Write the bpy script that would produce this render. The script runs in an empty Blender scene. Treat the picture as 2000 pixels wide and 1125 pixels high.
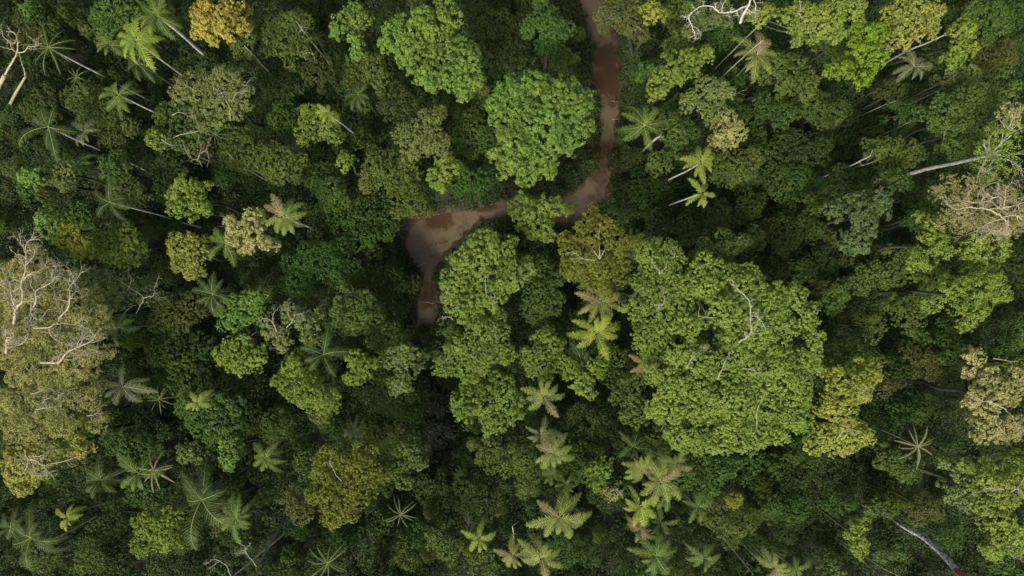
import bpy, math, random
import numpy as np
from mathutils import Vector, Matrix

random.seed(7)
rng = np.random.default_rng(7)
H = 120.0                      # the drone's height over the forest floor (metres)
K = 0.00075                    # metres per photo pixel per metre of distance
scene = bpy.context.scene
COL = scene.collection

def px(x, y, z):               # where a point of the photograph lies at height z
    d = (H - z) * K
    return (x - 1000.0) * d, (562.5 - y) * d

# ------------------------------------------------------------------ materials
def new_mat(name):
    m = bpy.data.materials.new(name); m.use_nodes = True
    nt = m.node_tree; nt.nodes.clear()
    return m, nt, nt.nodes, nt.links

LEAFMATS = {}
def leaf_mat(name, a, b, trans=0.28, rough=0.5):
    m, nt, N, L = new_mat(name)
    out = N.new('ShaderNodeOutputMaterial')
    at = N.new('ShaderNodeAttribute'); at.attribute_name = 'tone'
    ob = N.new('ShaderNodeObjectInfo')
    tc = N.new('ShaderNodeNewGeometry')
    nz = N.new('ShaderNodeTexNoise'); nz.inputs['Scale'].default_value = 0.35; nz.inputs['Detail'].default_value = 3
    L.new(tc.outputs['Position'], nz.inputs['Vector'])
    # tone + patchy leaf age over the crown
    ad = N.new('ShaderNodeMath'); ad.operation = 'MULTIPLY_ADD'
    L.new(nz.outputs['Fac'], ad.inputs[0]); ad.inputs[1].default_value = 1.3
    L.new(at.outputs['Fac'], ad.inputs[2])
    sb = N.new('ShaderNodeMath'); sb.operation = 'SUBTRACT'; sb.use_clamp = True
    L.new(ad.outputs[0], sb.inputs[0]); sb.inputs[1].default_value = 0.65
    mx = N.new('ShaderNodeMix'); mx.data_type = 'RGBA'
    L.new(sb.outputs[0], mx.inputs[0])
    mx.inputs[6].default_value = (*a, 1); mx.inputs[7].default_value = (*b, 1)
    hs = N.new('ShaderNodeHueSaturation')
    L.new(mx.outputs[2], hs.inputs['Color'])
    mr = N.new('ShaderNodeMapRange'); mr.inputs[3].default_value = 0.488; mr.inputs[4].default_value = 0.512
    L.new(ob.outputs['Random'], mr.inputs[0])
    nh = N.new('ShaderNodeTexNoise'); nh.inputs['Scale'].default_value = 0.16; nh.inputs['Detail'].default_value = 2
    L.new(tc.outputs['Position'], nh.inputs['Vector'])
    hm = N.new('ShaderNodeMath'); hm.operation = 'MULTIPLY_ADD'; L.new(nh.outputs['Fac'], hm.inputs[0]); hm.inputs[1].default_value = .06
    ho = N.new('ShaderNodeMath'); ho.operation = 'SUBTRACT'; L.new(mr.outputs[0], ho.inputs[0]); ho.inputs[1].default_value = .03
    L.new(ho.outputs[0], hm.inputs[2]); L.new(hm.outputs[0], hs.inputs['Hue'])
    hs.inputs['Saturation'].default_value = 1.0
    p = N.new('ShaderNodeBsdfPrincipled')
    p.inputs['Roughness'].default_value = rough
    p.inputs['Specular IOR Level'].default_value = 0.10
    t = N.new('ShaderNodeBsdfTranslucent')
    L.new(hs.outputs[0], p.inputs['Base Color']); L.new(hs.outputs[0], t.inputs['Color'])
    ms = N.new('ShaderNodeMixShader'); ms.inputs[0].default_value = trans
    L.new(p.outputs[0], ms.inputs[1]); L.new(t.outputs[0], ms.inputs[2])
    L.new(ms.outputs[0], out.inputs['Surface'])
    return m

G = 1.0
PAL = {   # code: (material name, dark tone, light tone, words used in labels)
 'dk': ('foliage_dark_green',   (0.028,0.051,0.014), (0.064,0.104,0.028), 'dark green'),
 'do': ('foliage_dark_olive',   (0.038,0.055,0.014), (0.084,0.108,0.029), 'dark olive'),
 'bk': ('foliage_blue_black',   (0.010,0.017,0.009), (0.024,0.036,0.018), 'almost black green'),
 'dg': ('foliage_deep_green',   (0.034,0.072,0.014), (0.080,0.146,0.030), 'deep green'),
 'mg': ('foliage_mid_green',    (0.050,0.096,0.018), (0.112,0.185,0.040), 'mid green'),
 'bg': ('foliage_bright_green', (0.094,0.165,0.024), (0.205,0.310,0.058), 'bright green'),
 'vg': ('foliage_vivid_green',  (0.085,0.165,0.012), (0.190,0.310,0.026), 'vivid green'),
 'ol': ('foliage_olive',        (0.068,0.100,0.018), (0.142,0.185,0.042), 'olive green'),
 'gy': ('foliage_grey_green',   (0.100,0.138,0.034), (0.212,0.262,0.078), 'greyish green'),
 'bl': ('foliage_cool_green',   (0.058,0.098,0.030), (0.132,0.195,0.062), 'cool green'),
 'yg': ('foliage_yellow_green', (0.108,0.165,0.020), (0.245,0.320,0.050), 'yellowish green'),
 'gl': ('foliage_light_olive',  (0.130,0.190,0.026), (0.285,0.370,0.070), 'light olive'),
  'yk': ('foliage_butter_yellow', (0.190,0.222,0.030), (0.395,0.430,0.080), 'butter yellow'),
 'gm': ('foliage_fresh_olive',  (0.105,0.162,0.022), (0.228,0.305,0.058), 'fresh olive'),
 'yl': ('foliage_lime_yellow',  (0.150,0.175,0.016), (0.320,0.340,0.045), 'lime yellow'),
 'ao': ('foliage_gold_olive',   (0.100,0.116,0.014), (0.215,0.232,0.036), 'gold olive'),
 'am': ('foliage_amber',        (0.235,0.215,0.026), (0.470,0.430,0.085), 'amber yellow'),
 'ta': ('foliage_tan_gold',     (0.175,0.195,0.034), (0.370,0.385,0.085), 'tan gold'),
 'be': ('foliage_beige',        (0.218,0.222,0.064), (0.440,0.428,0.150), 'beige'),
 'br': ('foliage_brownish',     (0.066,0.080,0.018), (0.138,0.152,0.042), 'brownish olive'),
}
for k, v in PAL.items(): LEAFMATS[k] = leaf_mat(v[0], v[1], v[2])

def bark_mat(name, a, b, scale=5.0, stretch=0.25):
    m, nt, N, L = new_mat(name)
    out = N.new('ShaderNodeOutputMaterial'); p = N.new('ShaderNodeBsdfPrincipled')
    tc = N.new('ShaderNodeNewGeometry'); mp = N.new('ShaderNodeMapping'); mp.inputs['Scale'].default_value = (1, 1, stretch)
    nz = N.new('ShaderNodeTexNoise'); nz.inputs['Scale'].default_value = scale; nz.inputs['Detail'].default_value = 6
    cr = N.new('ShaderNodeValToRGB')
    cr.color_ramp.elements[0].position = 0.36; cr.color_ramp.elements[0].color = (*a, 1)
    cr.color_ramp.elements[1].position = 0.62; cr.color_ramp.elements[1].color = (*b, 1)
    L.new(tc.outputs['Position'], mp.inputs[0]); L.new(mp.outputs[0], nz.inputs['Vector'])
    L.new(nz.outputs['Fac'], cr.inputs[0]); L.new(cr.outputs[0], p.inputs['Base Color'])
    p.inputs['Roughness'].default_value = 0.85
    bu = N.new('ShaderNodeBump'); bu.inputs['Strength'].default_value = 0.5; bu.inputs['Distance'].default_value = 0.03
    L.new(nz.outputs['Fac'], bu.inputs['Height']); L.new(bu.outputs[0], p.inputs['Normal'])
    L.new(p.outputs[0], out.inputs['Surface'])
    return m
BARK = {
 'pale':  bark_mat('pale_bark', (0.17,0.165,0.10), (0.36,0.34,0.24)),
 'palm':  bark_mat('palm_bark', (0.07,0.065,0.05), (0.20,0.18,0.145)),
 'white': bark_mat('white_bark', (0.30,0.29,0.25), (0.58,0.56,0.50)),
 'tan':   bark_mat('tan_bark', (0.22,0.19,0.115), (0.42,0.375,0.25)),
 'grey':  bark_mat('grey_brown_bark', (0.026,0.029,0.015), (0.068,0.070,0.040)),
 'mottle':bark_mat('mottled_bark', (0.10,0.09,0.075), (0.62,0.60,0.56), 2.6, 1.0),
 'red':   bark_mat('red_brown_bark', (0.22,0.035,0.02), (0.42,0.10,0.06), 4.0, 1.0),
 'rib':   bark_mat('pale_green_midrib', (0.16,0.19,0.06), (0.26,0.30,0.10)),
 'ribt':  bark_mat('tan_midrib', (0.22,0.20,0.12), (0.36,0.33,0.22)),
}

# ------------------------------------------------------------------ mesh helpers
def mesh_from(name, V, F, mat, tone=None, n=4):
    """V (nv,3), F (nf,n) arrays -> mesh"""
    me = bpy.data.meshes.new(name)
    V = np.ascontiguousarray(V, dtype=np.float32); F = np.ascontiguousarray(F, dtype=np.int32)
    me.vertices.add(len(V)); me.vertices.foreach_set('co', V.ravel())
    me.loops.add(F.size); me.loops.foreach_set('vertex_index', F.ravel())
    me.polygons.add(len(F)); me.polygons.foreach_set('loop_start', np.arange(0, F.size, n, dtype=np.int32))
    try: me.polygons.foreach_set('loop_total', np.full(len(F), n, dtype=np.int32))
    except Exception: pass
    if tone is not None:
        a = me.attributes.new('tone', 'FLOAT', 'FACE'); a.data.foreach_set('value', np.asarray(tone, dtype=np.float32))
    me.update(calc_edges=True)
    if mat: me.materials.append(mat)
    return me

def link(name, me, parent=None, loc=(0,0,0)):
    o = bpy.data.objects.new(name, me); COL.objects.link(o)
    if parent: o.parent = parent
    o.location = loc
    return o

def tag(o, label=None, cat=None, group=None, kind=None):
    if label: o['label'] = label
    if cat: o['category'] = cat
    if group: o['group'] = group
    if kind: o['kind'] = kind
    return o

def norm(a): return a / (np.linalg.norm(a, axis=-1, keepdims=True) + 1e-9)

def leaves(P, Nn, ll, lw, fold=0.15):
    """quads lying at P with normals Nn"""
    n = len(P)
    t = norm(np.cross(Nn, rng.normal(size=(n,3)))); b = np.cross(Nn, t)
    l = (ll * rng.uniform(0.7, 1.3, n))[:,None]; w = (lw * rng.uniform(0.7, 1.3, n))[:,None]
    V = np.empty((n,4,3))
    V[:,0] = P - t*l*0.5; V[:,2] = P + t*l*0.5
    V[:,1] = P + b*w*0.5 + Nn*w*fold - t*l*0.08; V[:,3] = P - b*w*0.5 + Nn*w*fold - t*l*0.08
    return V.reshape(-1,3), np.arange(n*4).reshape(-1,4)

def tube_arrays(pts, rad, sides=6, off=0):
    pts = np.asarray(pts, float); rad = np.asarray(rad, float); n = len(pts)
    tan = np.gradient(pts, axis=0); tan = norm(tan)
    up = np.array([0.31,0.17,0.93]) if abs(tan[0][2]) < 0.85 else np.array([1.0,0.1,0.0])
    V = []
    for i in range(n):
        a = np.cross(tan[i], up); a /= np.linalg.norm(a)+1e-9; b = np.cross(tan[i], a)
        an = np.arange(sides)*2*math.pi/sides
        V.append(pts[i] + rad[i]*(np.cos(an)[:,None]*a + np.sin(an)[:,None]*b))
    V = np.concatenate(V)
    F = []
    for i in range(n-1):
        for k in range(sides):
            k2 = (k+1) % sides
            F.append((off+i*sides+k, off+i*sides+k2, off+(i+1)*sides+k2, off+(i+1)*sides+k))
    return V, F

class Tubes:
    def __init__(s): s.V = []; s.F = []; s.n = 0
    def add(s, pts, rad, sides=6):
        V, F = tube_arrays(pts, rad, sides, s.n)
        s.V.append(V); s.F += F; s.n += len(V)
    def mesh(s, name, mat, origin=(0,0,0)):
        me = mesh_from(name, np.concatenate(s.V) - np.array(origin), np.array(s.F), mat)
        me.polygons.foreach_set('use_smooth', np.ones(len(me.polygons), dtype=bool))
        return me

def smooth_path(P, sub=4, wig=0.0, seed=0):
    """Catmull-Rom through P with a little crookedness"""
    P = [np.array(p, float) for p in P]
    if len(P) < 2: return np.array(P)
    Q = [2*P[0]-P[1]] + P + [2*P[-1]-P[-2]]
    out = []
    for i in range(1, len(Q)-2):
        for k in range(sub):
            t = k/sub
            out.append(0.5*((2*Q[i]) + (-Q[i-1]+Q[i+1])*t + (2*Q[i-1]-5*Q[i]+4*Q[i+1]-Q[i+2])*t*t + (-Q[i-1]+3*Q[i]-3*Q[i+1]+Q[i+2])*t**3))
    out.append(P[-1]); out = np.array(out)
    if wig:
        out[1:-1] += rng.normal(size=(len(out)-2,3))*wig
    return out

def twigs(T, p, d, length, r, depth, spread=0.75, flat=0.5):
    """recursive crooked branch"""
    n = 5
    pts = [p]; dd = d/np.linalg.norm(d)
    for i in range(n):
        dd = dd + rng.normal(size=3)*0.24*np.array([1,1,flat]); dd /= np.linalg.norm(dd)
        pts.append(pts[-1] + dd*length/n)
    rr = np.linspace(r, r*0.5, n+1)
    T.add(pts, rr, 4)
    if depth > 0:
        for k in range(random.choice((2,3,3))):
            i = random.randint(2, n)
            nd = dd + rng.normal(size=3)*spread*np.array([1,1,flat])
            twigs(T, pts[i], nd, length*random.uniform(0.5,0.75), r*0.6, depth-1, spread, flat)

# ------------------------------------------------------------------ the creek and the ground
CREEK = [(1140,-260,30),(1135,-120,28),(1150,-30,28),(1168,40,26),(1180,100,28),(1188,150,28),(1192,200,23),(1187,250,18),(1182,300,16),
         (1178,335,22),(1158,372,28),(1128,402,30),(1080,415,24),(1010,404,19),(965,410,19),(915,424,20),(870,446,35),(830,474,44),
         (836,515,22),(838,560,17),(832,605,24),(828,650,16),(850,720,12),(885,800,11),(880,900,11),(910,1010,11),(940,1150,12),(960,1350,12)]
CP = smooth_path([(*px(a,b,0), c*K*H) for a,b,c in CREEK], 8)
CA, CB = CP[:-1], CP[1:]
def creek_dist(X, Y):
    """distance to the creek's centre line minus its half width (negative = inside)"""
    X = np.asarray(X, float); Y = np.asarray(Y, float)
    best = np.full(X.shape, 1e9)
    for a, b in zip(CA, CB):
        d = b[:2]-a[:2]; L2 = d@d + 1e-9
        t = np.clip(((X-a[0])*d[0] + (Y-a[1])*d[1])/L2, 0, 1)
        q = np.hypot(X-(a[0]+t*d[0]), Y-(a[1]+t*d[1])) - (a[2]+t*(b[2]-a[2]))
        best = np.minimum(best, q)
    return best
def bumps(X, Y):
    return (np.sin(X*0.13+1.3)*np.cos(Y*0.11-0.4)*0.45 + np.sin(X*0.31+Y*0.23)*0.22 + np.sin(X*0.71-Y*0.63+2)*0.10)
def rough(X, Y):
    return 0.9*np.sin(X*0.8+1.7*np.sin(Y*0.5)) * np.cos(Y*0.7+1.2*np.sin(X*0.4)) + 0.5*np.sin(X*2.1+Y*1.3)+0.35*np.sin(X*3.7-Y*4.1)
def ground_z(X, Y, cd=None):
    if cd is None: cd = creek_dist(X, Y)
    cd = cd + 0.30*rough(X, Y)
    s = np.clip((cd+0.9)/2.2, 0, 1); s = s*s*(3-2*s)
    return bumps(X, Y)*np.clip(cd/6, 0.0, 1) + (-1.0 + 1.0*s) - 0.16*np.clip(-cd,0,1.8) + 0.05*rough(X*2.3, Y*2.1)

def axis(inner, step, outer):
    a = list(np.arange(-inner, inner+1e-6, step)); s = step; v = inner
    ext = []
    while v < outer:
        s *= 1.35; v += s; ext.append(v)
    return np.array([-e for e in reversed(ext)] + a + ext)
gx, gy = axis(84, 0.45, 4000), axis(54, 0.45, 4000)
X, Y = np.meshgrid(gx, gy)
cdg = creek_dist(X, Y)
Z = ground_z(X, Y, cdg)
far = np.clip((np.maximum(np.abs(X)-100, np.abs(Y)-80))/200, 0, 1); Z = Z*(1-far) - 1.5*far
nx, ny = len(gx), len(gy)
idx = np.arange(nx*ny).reshape(ny, nx)
F = np.stack([idx[:-1,:-1], idx[:-1,1:], idx[1:,1:], idx[1:,:-1]], -1).reshape(-1,4)
gme = mesh_from('ground', np.stack([X,Y,Z],-1).reshape(-1,3), F, None)
at = gme.attributes.new('bank', 'FLOAT', 'POINT'); at.data.foreach_set('value', np.clip(cdg,-6,6).astype(np.float32).ravel())
gme.polygons.foreach_set('use_smooth', np.ones(len(gme.polygons), dtype=bool))
m, nt, N, L = new_mat('forest_floor')
out = N.new('ShaderNodeOutputMaterial'); p = N.new('ShaderNodeBsdfPrincipled'); p.inputs['Roughness'].default_value = 0.9
geo = N.new('ShaderNodeNewGeometry')
n1 = N.new('ShaderNodeTexNoise'); n1.inputs['Scale'].default_value = 2.2; n1.inputs['Detail'].default_value = 8
n2 = N.new('ShaderNodeTexNoise'); n2.inputs['Scale'].default_value = 0.23; n2.inputs['Detail'].default_value = 5
L.new(geo.outputs['Position'], n1.inputs['Vector']); L.new(geo.outputs['Position'], n2.inputs['Vector'])
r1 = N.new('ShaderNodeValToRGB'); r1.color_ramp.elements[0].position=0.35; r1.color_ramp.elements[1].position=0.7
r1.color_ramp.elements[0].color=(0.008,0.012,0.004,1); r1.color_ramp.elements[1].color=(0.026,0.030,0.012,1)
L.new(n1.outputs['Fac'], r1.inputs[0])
r2 = N.new('ShaderNodeValToRGB'); r2.color_ramp.elements[0].position=0.35; r2.color_ramp.elements[1].position=0.75
r2.color_ramp.elements[0].color=(0.045,0.018,0.010,1); r2.color_ramp.elements[1].color=(0.10,0.050,0.033,1)
L.new(n1.outputs['Fac'], r2.inputs[0])
ba = N.new('ShaderNodeAttribute'); ba.attribute_name = 'bank'
mm = N.new('ShaderNodeMath'); mm.operation='MULTIPLY_ADD'; L.new(n2.outputs['Fac'], mm.inputs[0]); mm.inputs[1].default_value=3.0; L.new(ba.outputs['Fac'], mm.inputs[2])
mr = N.new('ShaderNodeMapRange'); mr.inputs[1].default_value=0.9; mr.inputs[2].default_value=2.0; L.new(mm.outputs[0], mr.inputs[0])
mx = N.new('ShaderNodeMix'); mx.data_type='RGBA'; L.new(mr.outputs[0], mx.inputs[0]); L.new(r2.outputs[0], mx.inputs[6]); L.new(r1.outputs[0], mx.inputs[7])
L.new(mx.outputs[2], p.inputs['Base Color'])
bu = N.new('ShaderNodeBump'); bu.inputs['Strength'].default_value=0.8; bu.inputs['Distance'].default_value=0.08
L.new(n1.outputs['Fac'], bu.inputs['Height']); L.new(bu.outputs[0], p.inputs['Normal'])
L.new(p.outputs[0], out.inputs['Surface'])
gme.materials.append(m)
tag(link('ground', gme), kind='structure')

# muddy water in the channel: a ribbon that follows the creek's bends
m, nt, N, L = new_mat('muddy_water')
out = N.new('ShaderNodeOutputMaterial'); p = N.new('ShaderNodeBsdfPrincipled'); p.inputs['Roughness'].default_value = 0.32
p.inputs['Specular IOR Level'].default_value = 0.12
geo = N.new('ShaderNodeNewGeometry')
n1 = N.new('ShaderNodeTexNoise'); n1.inputs['Scale'].default_value = 0.16; n1.inputs['Detail'].default_value = 6; n1.inputs['Roughness'].default_value = 0.6
L.new(geo.outputs['Position'], n1.inputs['Vector'])
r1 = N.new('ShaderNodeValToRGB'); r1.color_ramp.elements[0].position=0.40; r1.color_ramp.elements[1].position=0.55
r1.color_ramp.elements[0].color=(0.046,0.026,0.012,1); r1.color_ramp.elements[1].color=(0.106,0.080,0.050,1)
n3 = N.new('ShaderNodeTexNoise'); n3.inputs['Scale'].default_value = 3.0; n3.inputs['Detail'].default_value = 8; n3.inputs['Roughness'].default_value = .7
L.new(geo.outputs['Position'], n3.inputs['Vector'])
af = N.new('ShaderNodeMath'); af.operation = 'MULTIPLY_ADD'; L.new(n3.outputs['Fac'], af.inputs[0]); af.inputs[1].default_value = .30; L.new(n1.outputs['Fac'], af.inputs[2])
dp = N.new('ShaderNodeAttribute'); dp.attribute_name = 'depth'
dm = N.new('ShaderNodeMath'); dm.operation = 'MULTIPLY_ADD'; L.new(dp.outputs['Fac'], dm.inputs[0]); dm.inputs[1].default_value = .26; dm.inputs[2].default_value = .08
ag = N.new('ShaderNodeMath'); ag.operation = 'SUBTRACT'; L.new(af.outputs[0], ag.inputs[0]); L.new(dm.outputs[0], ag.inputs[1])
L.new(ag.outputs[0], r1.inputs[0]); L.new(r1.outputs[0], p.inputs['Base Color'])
n2 = N.new('ShaderNodeTexNoise'); n2.inputs['Scale'].default_value = 2.5; L.new(geo.outputs['Position'], n2.inputs['Vector'])
bu = N.new('ShaderNodeBump'); bu.inputs['Strength'].default_value=0.25; bu.inputs['Distance'].default_value=0.03
L.new(n2.outputs['Fac'], bu.inputs['Height']); L.new(bu.outputs[0], p.inputs['Normal'])
L.new(p.outputs[0], out.inputs['Surface'])
wxs = np.arange(-32, 34, .4); wys = np.arange(-75, 75, .4)
WX, WY = np.meshgrid(wxs, wys); wcd = creek_dist(WX, WY)
WV = np.stack([WX, WY, np.full(WX.shape, -0.93)], -1).reshape(-1, 3)
wi = np.arange(WX.size).reshape(WX.shape)
ok_ = (np.minimum(np.minimum(wcd[:-1,:-1], wcd[:-1,1:]), np.minimum(wcd[1:,1:], wcd[1:,:-1])) < 1.1)
WF = np.stack([wi[:-1,:-1], wi[:-1,1:], wi[1:,1:], wi[1:,:-1]], -1)[ok_]
used = np.unique(WF); WV = WV[used]; WF = np.searchsorted(used, WF)
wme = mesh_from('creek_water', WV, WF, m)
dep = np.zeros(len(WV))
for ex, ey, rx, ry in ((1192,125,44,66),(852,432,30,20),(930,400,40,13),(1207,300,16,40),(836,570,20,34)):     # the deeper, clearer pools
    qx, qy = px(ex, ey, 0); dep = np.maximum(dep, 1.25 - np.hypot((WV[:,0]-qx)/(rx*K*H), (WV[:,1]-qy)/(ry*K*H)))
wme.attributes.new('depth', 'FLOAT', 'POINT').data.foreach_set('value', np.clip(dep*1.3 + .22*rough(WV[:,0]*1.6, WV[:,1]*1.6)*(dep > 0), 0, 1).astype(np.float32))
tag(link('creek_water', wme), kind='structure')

# ------------------------------------------------------------------ crowns
STY = {   # clusters per m2 of lobe, leaves per cluster, cluster radius, leaf length, leaf width, lobe radius factor
 'fine':  (5.4, 12, 0.19, 0.205, 0.115, 0.28),
 'mid':   (4.6, 14, 0.22, 0.225, 0.130, 0.30),
 'rose':  (2.4, 24, 0.32, 0.26, 0.16, 0.28),
 'leafy': (2.4, 15, 0.34, 0.34, 0.19, 0.32),
 'thin':  (2.0, 12, 0.34, 0.26, 0.13, 0.34),
 'fuzz':  (4.2, 12, 0.27, 0.25, 0.09, 0.34),
 'knob':  (3.6, 20, 0.24, 0.22, 0.14, 0.30),
}
def crown_arrays(blobs, h, style, dome=1.0, dens=1.0):
    """blobs: world (x, y, R) discs seen from above; returns quads, tones and the lobe centres"""
    cd, nl, rc, ll, lw, lf = STY[style]
    blobs = np.array(blobs, float)
    cx, cy = np.average(blobs[:,0], weights=blobs[:,2]**2), np.average(blobs[:,1], weights=blobs[:,2]**2)
    Rall = max(np.hypot(blobs[:,0]-cx, blobs[:,1]-cy) + blobs[:,2])
    lobes = []
    for bx, by, R in blobs:
        rl = min(max(lf*R + 0.3, 0.8), 1.6)
        n = max(5, int(1.55*(R/rl)**2))
        n = min(n, 30)
        a0 = rng.uniform(0, 6.28); hb = h - rng.uniform(0, 0.26)*R - (0.22*R if rng.random() < .25 else 0)
        for i in range(n):
            r = math.sqrt((i+0.5)/n) * max(R - rl*0.55, 0.15*R); a = a0 + i*2.39996 + rng.uniform(-.25,.25)
            r *= rng.uniform(0.86, 1.12)
            x, y = bx + r*math.cos(a), by + r*math.sin(a)
            D = math.hypot(x-cx, y-cy)/Rall
            z = hb - rl*0.7 - dome*(0.50*R*(r/R)**2 + 0.28*Rall*D*D) - abs(rng.normal())*0.5
            lobes.append((x, y, z, rl*rng.uniform(0.55, 1.15)))
            if r > 0.55*R and i % 2 == 0:
                lobes.append((x, y, z - rl*1.25 - rng.uniform(0, .5), rl*rng.uniform(0.8, 1.0)))
    Lb = np.array(lobes)
    # clusters on the shells
    cnt = np.maximum(4, (cd*dens*4*math.pi*Lb[:,3]**2*0.66).astype(int))
    li = np.repeat(np.arange(len(Lb)), cnt); n = len(li)
    u = norm(rng.normal(size=(n,3))); u[:,2] = np.where(u[:,2] < -0.35, -u[:,2], u[:,2])
    sc = np.array([1.0, 1.0, 0.66])
    cc = Lb[li,:3] + u*sc*(Lb[li,3]*rng.uniform(0.72, 1.12, n))[:,None]
    keep = np.ones(n, bool)
    for k in range(len(Lb)):
        d2 = ((cc - Lb[k,:3])**2).sum(1)
        keep &= ~((d2 < (0.72*Lb[k,3])**2) & (li != k))
    li, u, cc = li[keep], u[keep], cc[keep]; n = len(li)
    crc = rc*rng.uniform(0.7, 1.35, n)
    ct = rng.uniform(0, 1, n); lt = rng.uniform(0, 1, len(Lb))
    ci = np.repeat(np.arange(n), nl); m = len(ci)
    v = norm(rng.normal(size=(m,3)) + u[ci]*0.75)
    P = cc[ci] + v*(crc[ci]*rng.uniform(0.55, 1.05, m))[:,None]*np.array([1,1,.8])
    if style == 'fuzz': Nn = norm(rng.normal(size=(m,3))*.8 + np.array((0,0,.6)))
    else: Nn = norm(v*0.9 + u[ci]*0.45 + rng.normal(size=(m,3))*0.50 + np.array([0,0,0.35]))
    lsz = rng.uniform(.85, 1.2)
    V, F = leaves(P, Nn, ll*lsz, lw*lsz)
    tone = 0.34*lt[li[ci]] + 0.36*ct[ci] + 0.30*rng.uniform(0,1,m)
    return V, F, tone, Lb

def trunk_path(base, top, lean=0.3, n=6):
    b = np.array(base); t = np.array(top)
    P = [b + (t-b)*k/(n-1) + np.array([rng.normal(), rng.normal(), 0])*lean*math.sin(math.pi*k/(n-1)) for k in range(n)]
    return smooth_path(P, 2)

def off_creek(x, y):
    for _ in range(40):
        d = float(creek_dist(np.array([x]), np.array([y]))[0])
        if d > 0.9: break
        e = 0.3
        gxx = float(creek_dist(np.array([x+e]), np.array([y]))[0]) - float(creek_dist(np.array([x-e]), np.array([y]))[0])
        gyy = float(creek_dist(np.array([x]), np.array([y+e]))[0]) - float(creek_dist(np.array([x]), np.array([y-e]))[0])
        g = math.hypot(gxx, gyy) + 1e-6
        x += 0.6*gxx/g; y += 0.6*gyy/g
    return x, y

THINGS = []        # (object, photo x, photo y, radius, palette, size words, given label, noun)
def build_tree(style, pal, h, blobs_px, label=None, limbs=0, bark='grey', base=None, dens=1.0, dome=1.0, paths=None, name='broadleaf_tree', noun='tree', tdepth=2):
    gr = 1.2 if (h < 18.5 and pal in ('dk','dg','do','br','ol','mg','bk')) else 1.07
    B = [(*px(a, b, h), r*gr*K*(H-h)) for a, b, r in blobs_px]
    V, F, tone, Lb = crown_arrays(B, h, style, dome, dens)
    w = np.array([b[2]**2 for b in B]); cx = float(np.average([b[0] for b in B], weights=w)); cy = float(np.average([b[1] for b in B], weights=w))
    if base: bx, by = px(*base, 0)
    else: bx, by = off_creek(cx + random.uniform(-.6,.6), cy + random.uniform(-.6,.6))
    bz = float(ground_z(np.array([bx]), np.array([by]))[0])
    root = bpy.data.objects.new(name, None); COL.objects.link(root); root.location = (bx, by, bz); root.empty_display_size = 0.5
    O = np.array((bx, by, bz))
    link('crown', mesh_from('crown', V - O, F, LEAFMATS[pal], tone), root)
    Rall = max(math.hypot(b[0]-cx, b[1]-cy) + b[2] for b in B)
    zc = h - max(1.6, min(0.75*Rall, 7.0))
    r0 = 0.11 + 0.020*Rall + 0.003*h + (.06 if bark == 'white' and base and base[0] < 1690 else 0)
    T = Tubes(); tp = trunk_path((bx, by, bz-0.4), (cx, cy, zc), 0.35 if not base else 0.1)
    T.add(tp, np.interp(np.linspace(0,1,len(tp)), [0,.06,1], [r0*1.7, r0*1.1, r0*0.62]), 8)
    crotch = np.array((cx, cy, zc))
    # forks inside the crown, to a spread of lobes
    nf = min(len(Lb), 5 if Rall < 4 else 9)
    order = np.argsort(np.arctan2(Lb[:,1]-cy, Lb[:,0]-cx))
    forks = [Lb[order[int(i*len(order)/nf)]] for i in range(nf)]
    for q in forks:
        e = q[:3] - np.array((0,0,q[3]*0.2)); mid = (crotch+e)/2 + np.array((0,0,-0.12*np.linalg.norm(e-crotch)))
        pth = smooth_path([crotch-np.array((0,0,.3)), mid, e], 3, 0.05)
        T.add(pth, np.linspace(r0*0.5, r0*0.16, len(pth)), 5)
    tr = link('trunk', T.mesh('trunk', BARK['white' if base and bark == 'white' else 'grey'], O), root)
    # limbs that show on top of the leaves
    hi = Lb[np.argsort(-Lb[:,2])]
    for i in range(limbs):
        q = hi[min(len(hi)-1, int(rng.uniform(0, 0.8)*len(hi)))]
        e = q[:3] + np.array((rng.normal()*.3, rng.normal()*.3, q[3]*0.75))
        d = np.array((e[0]-cx, e[1]-cy, 0)); dn = np.linalg.norm(d)+1e-6; d /= dn
        s = e - d*min(dn, rng.uniform(1.2, 2.6)) - np.array((0,0,q[3]*0.9))
        LT = Tubes()
        pth = smooth_path([s, (s+e)/2+rng.normal(size=3)*.15, e], 3, .05); LT.add(pth, np.linspace(r0*.17, r0*.09, len(pth)), 5)
        for k in range(3): twigs(LT, pth[-1 - k], np.array((d[0], d[1], 0.25)) + rng.normal(size=3)*.6, rng.uniform(.9,1.7), r0*.085, 1)
        link('limb', LT.mesh('limb', BARK['pale' if bark == 'grey' else bark], O - (0,0,0)), tr)
    if paths:
        for pt in paths: add_limb(pt, h, tr, O, bark, tdepth, crotch)
    big = max(a[2] for a in blobs_px); ext = Rall/(K*(H-h))
    w2 = np.array([b[2]**2 for b in blobs_px])
    pxc = float(np.average([b[0] for b in blobs_px], weights=w2)); pyc = float(np.average([b[1] for b in blobs_px], weights=w2))
    THINGS.append([root, pxc, pyc, ext, pal, label, noun, h])
    return root

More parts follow.
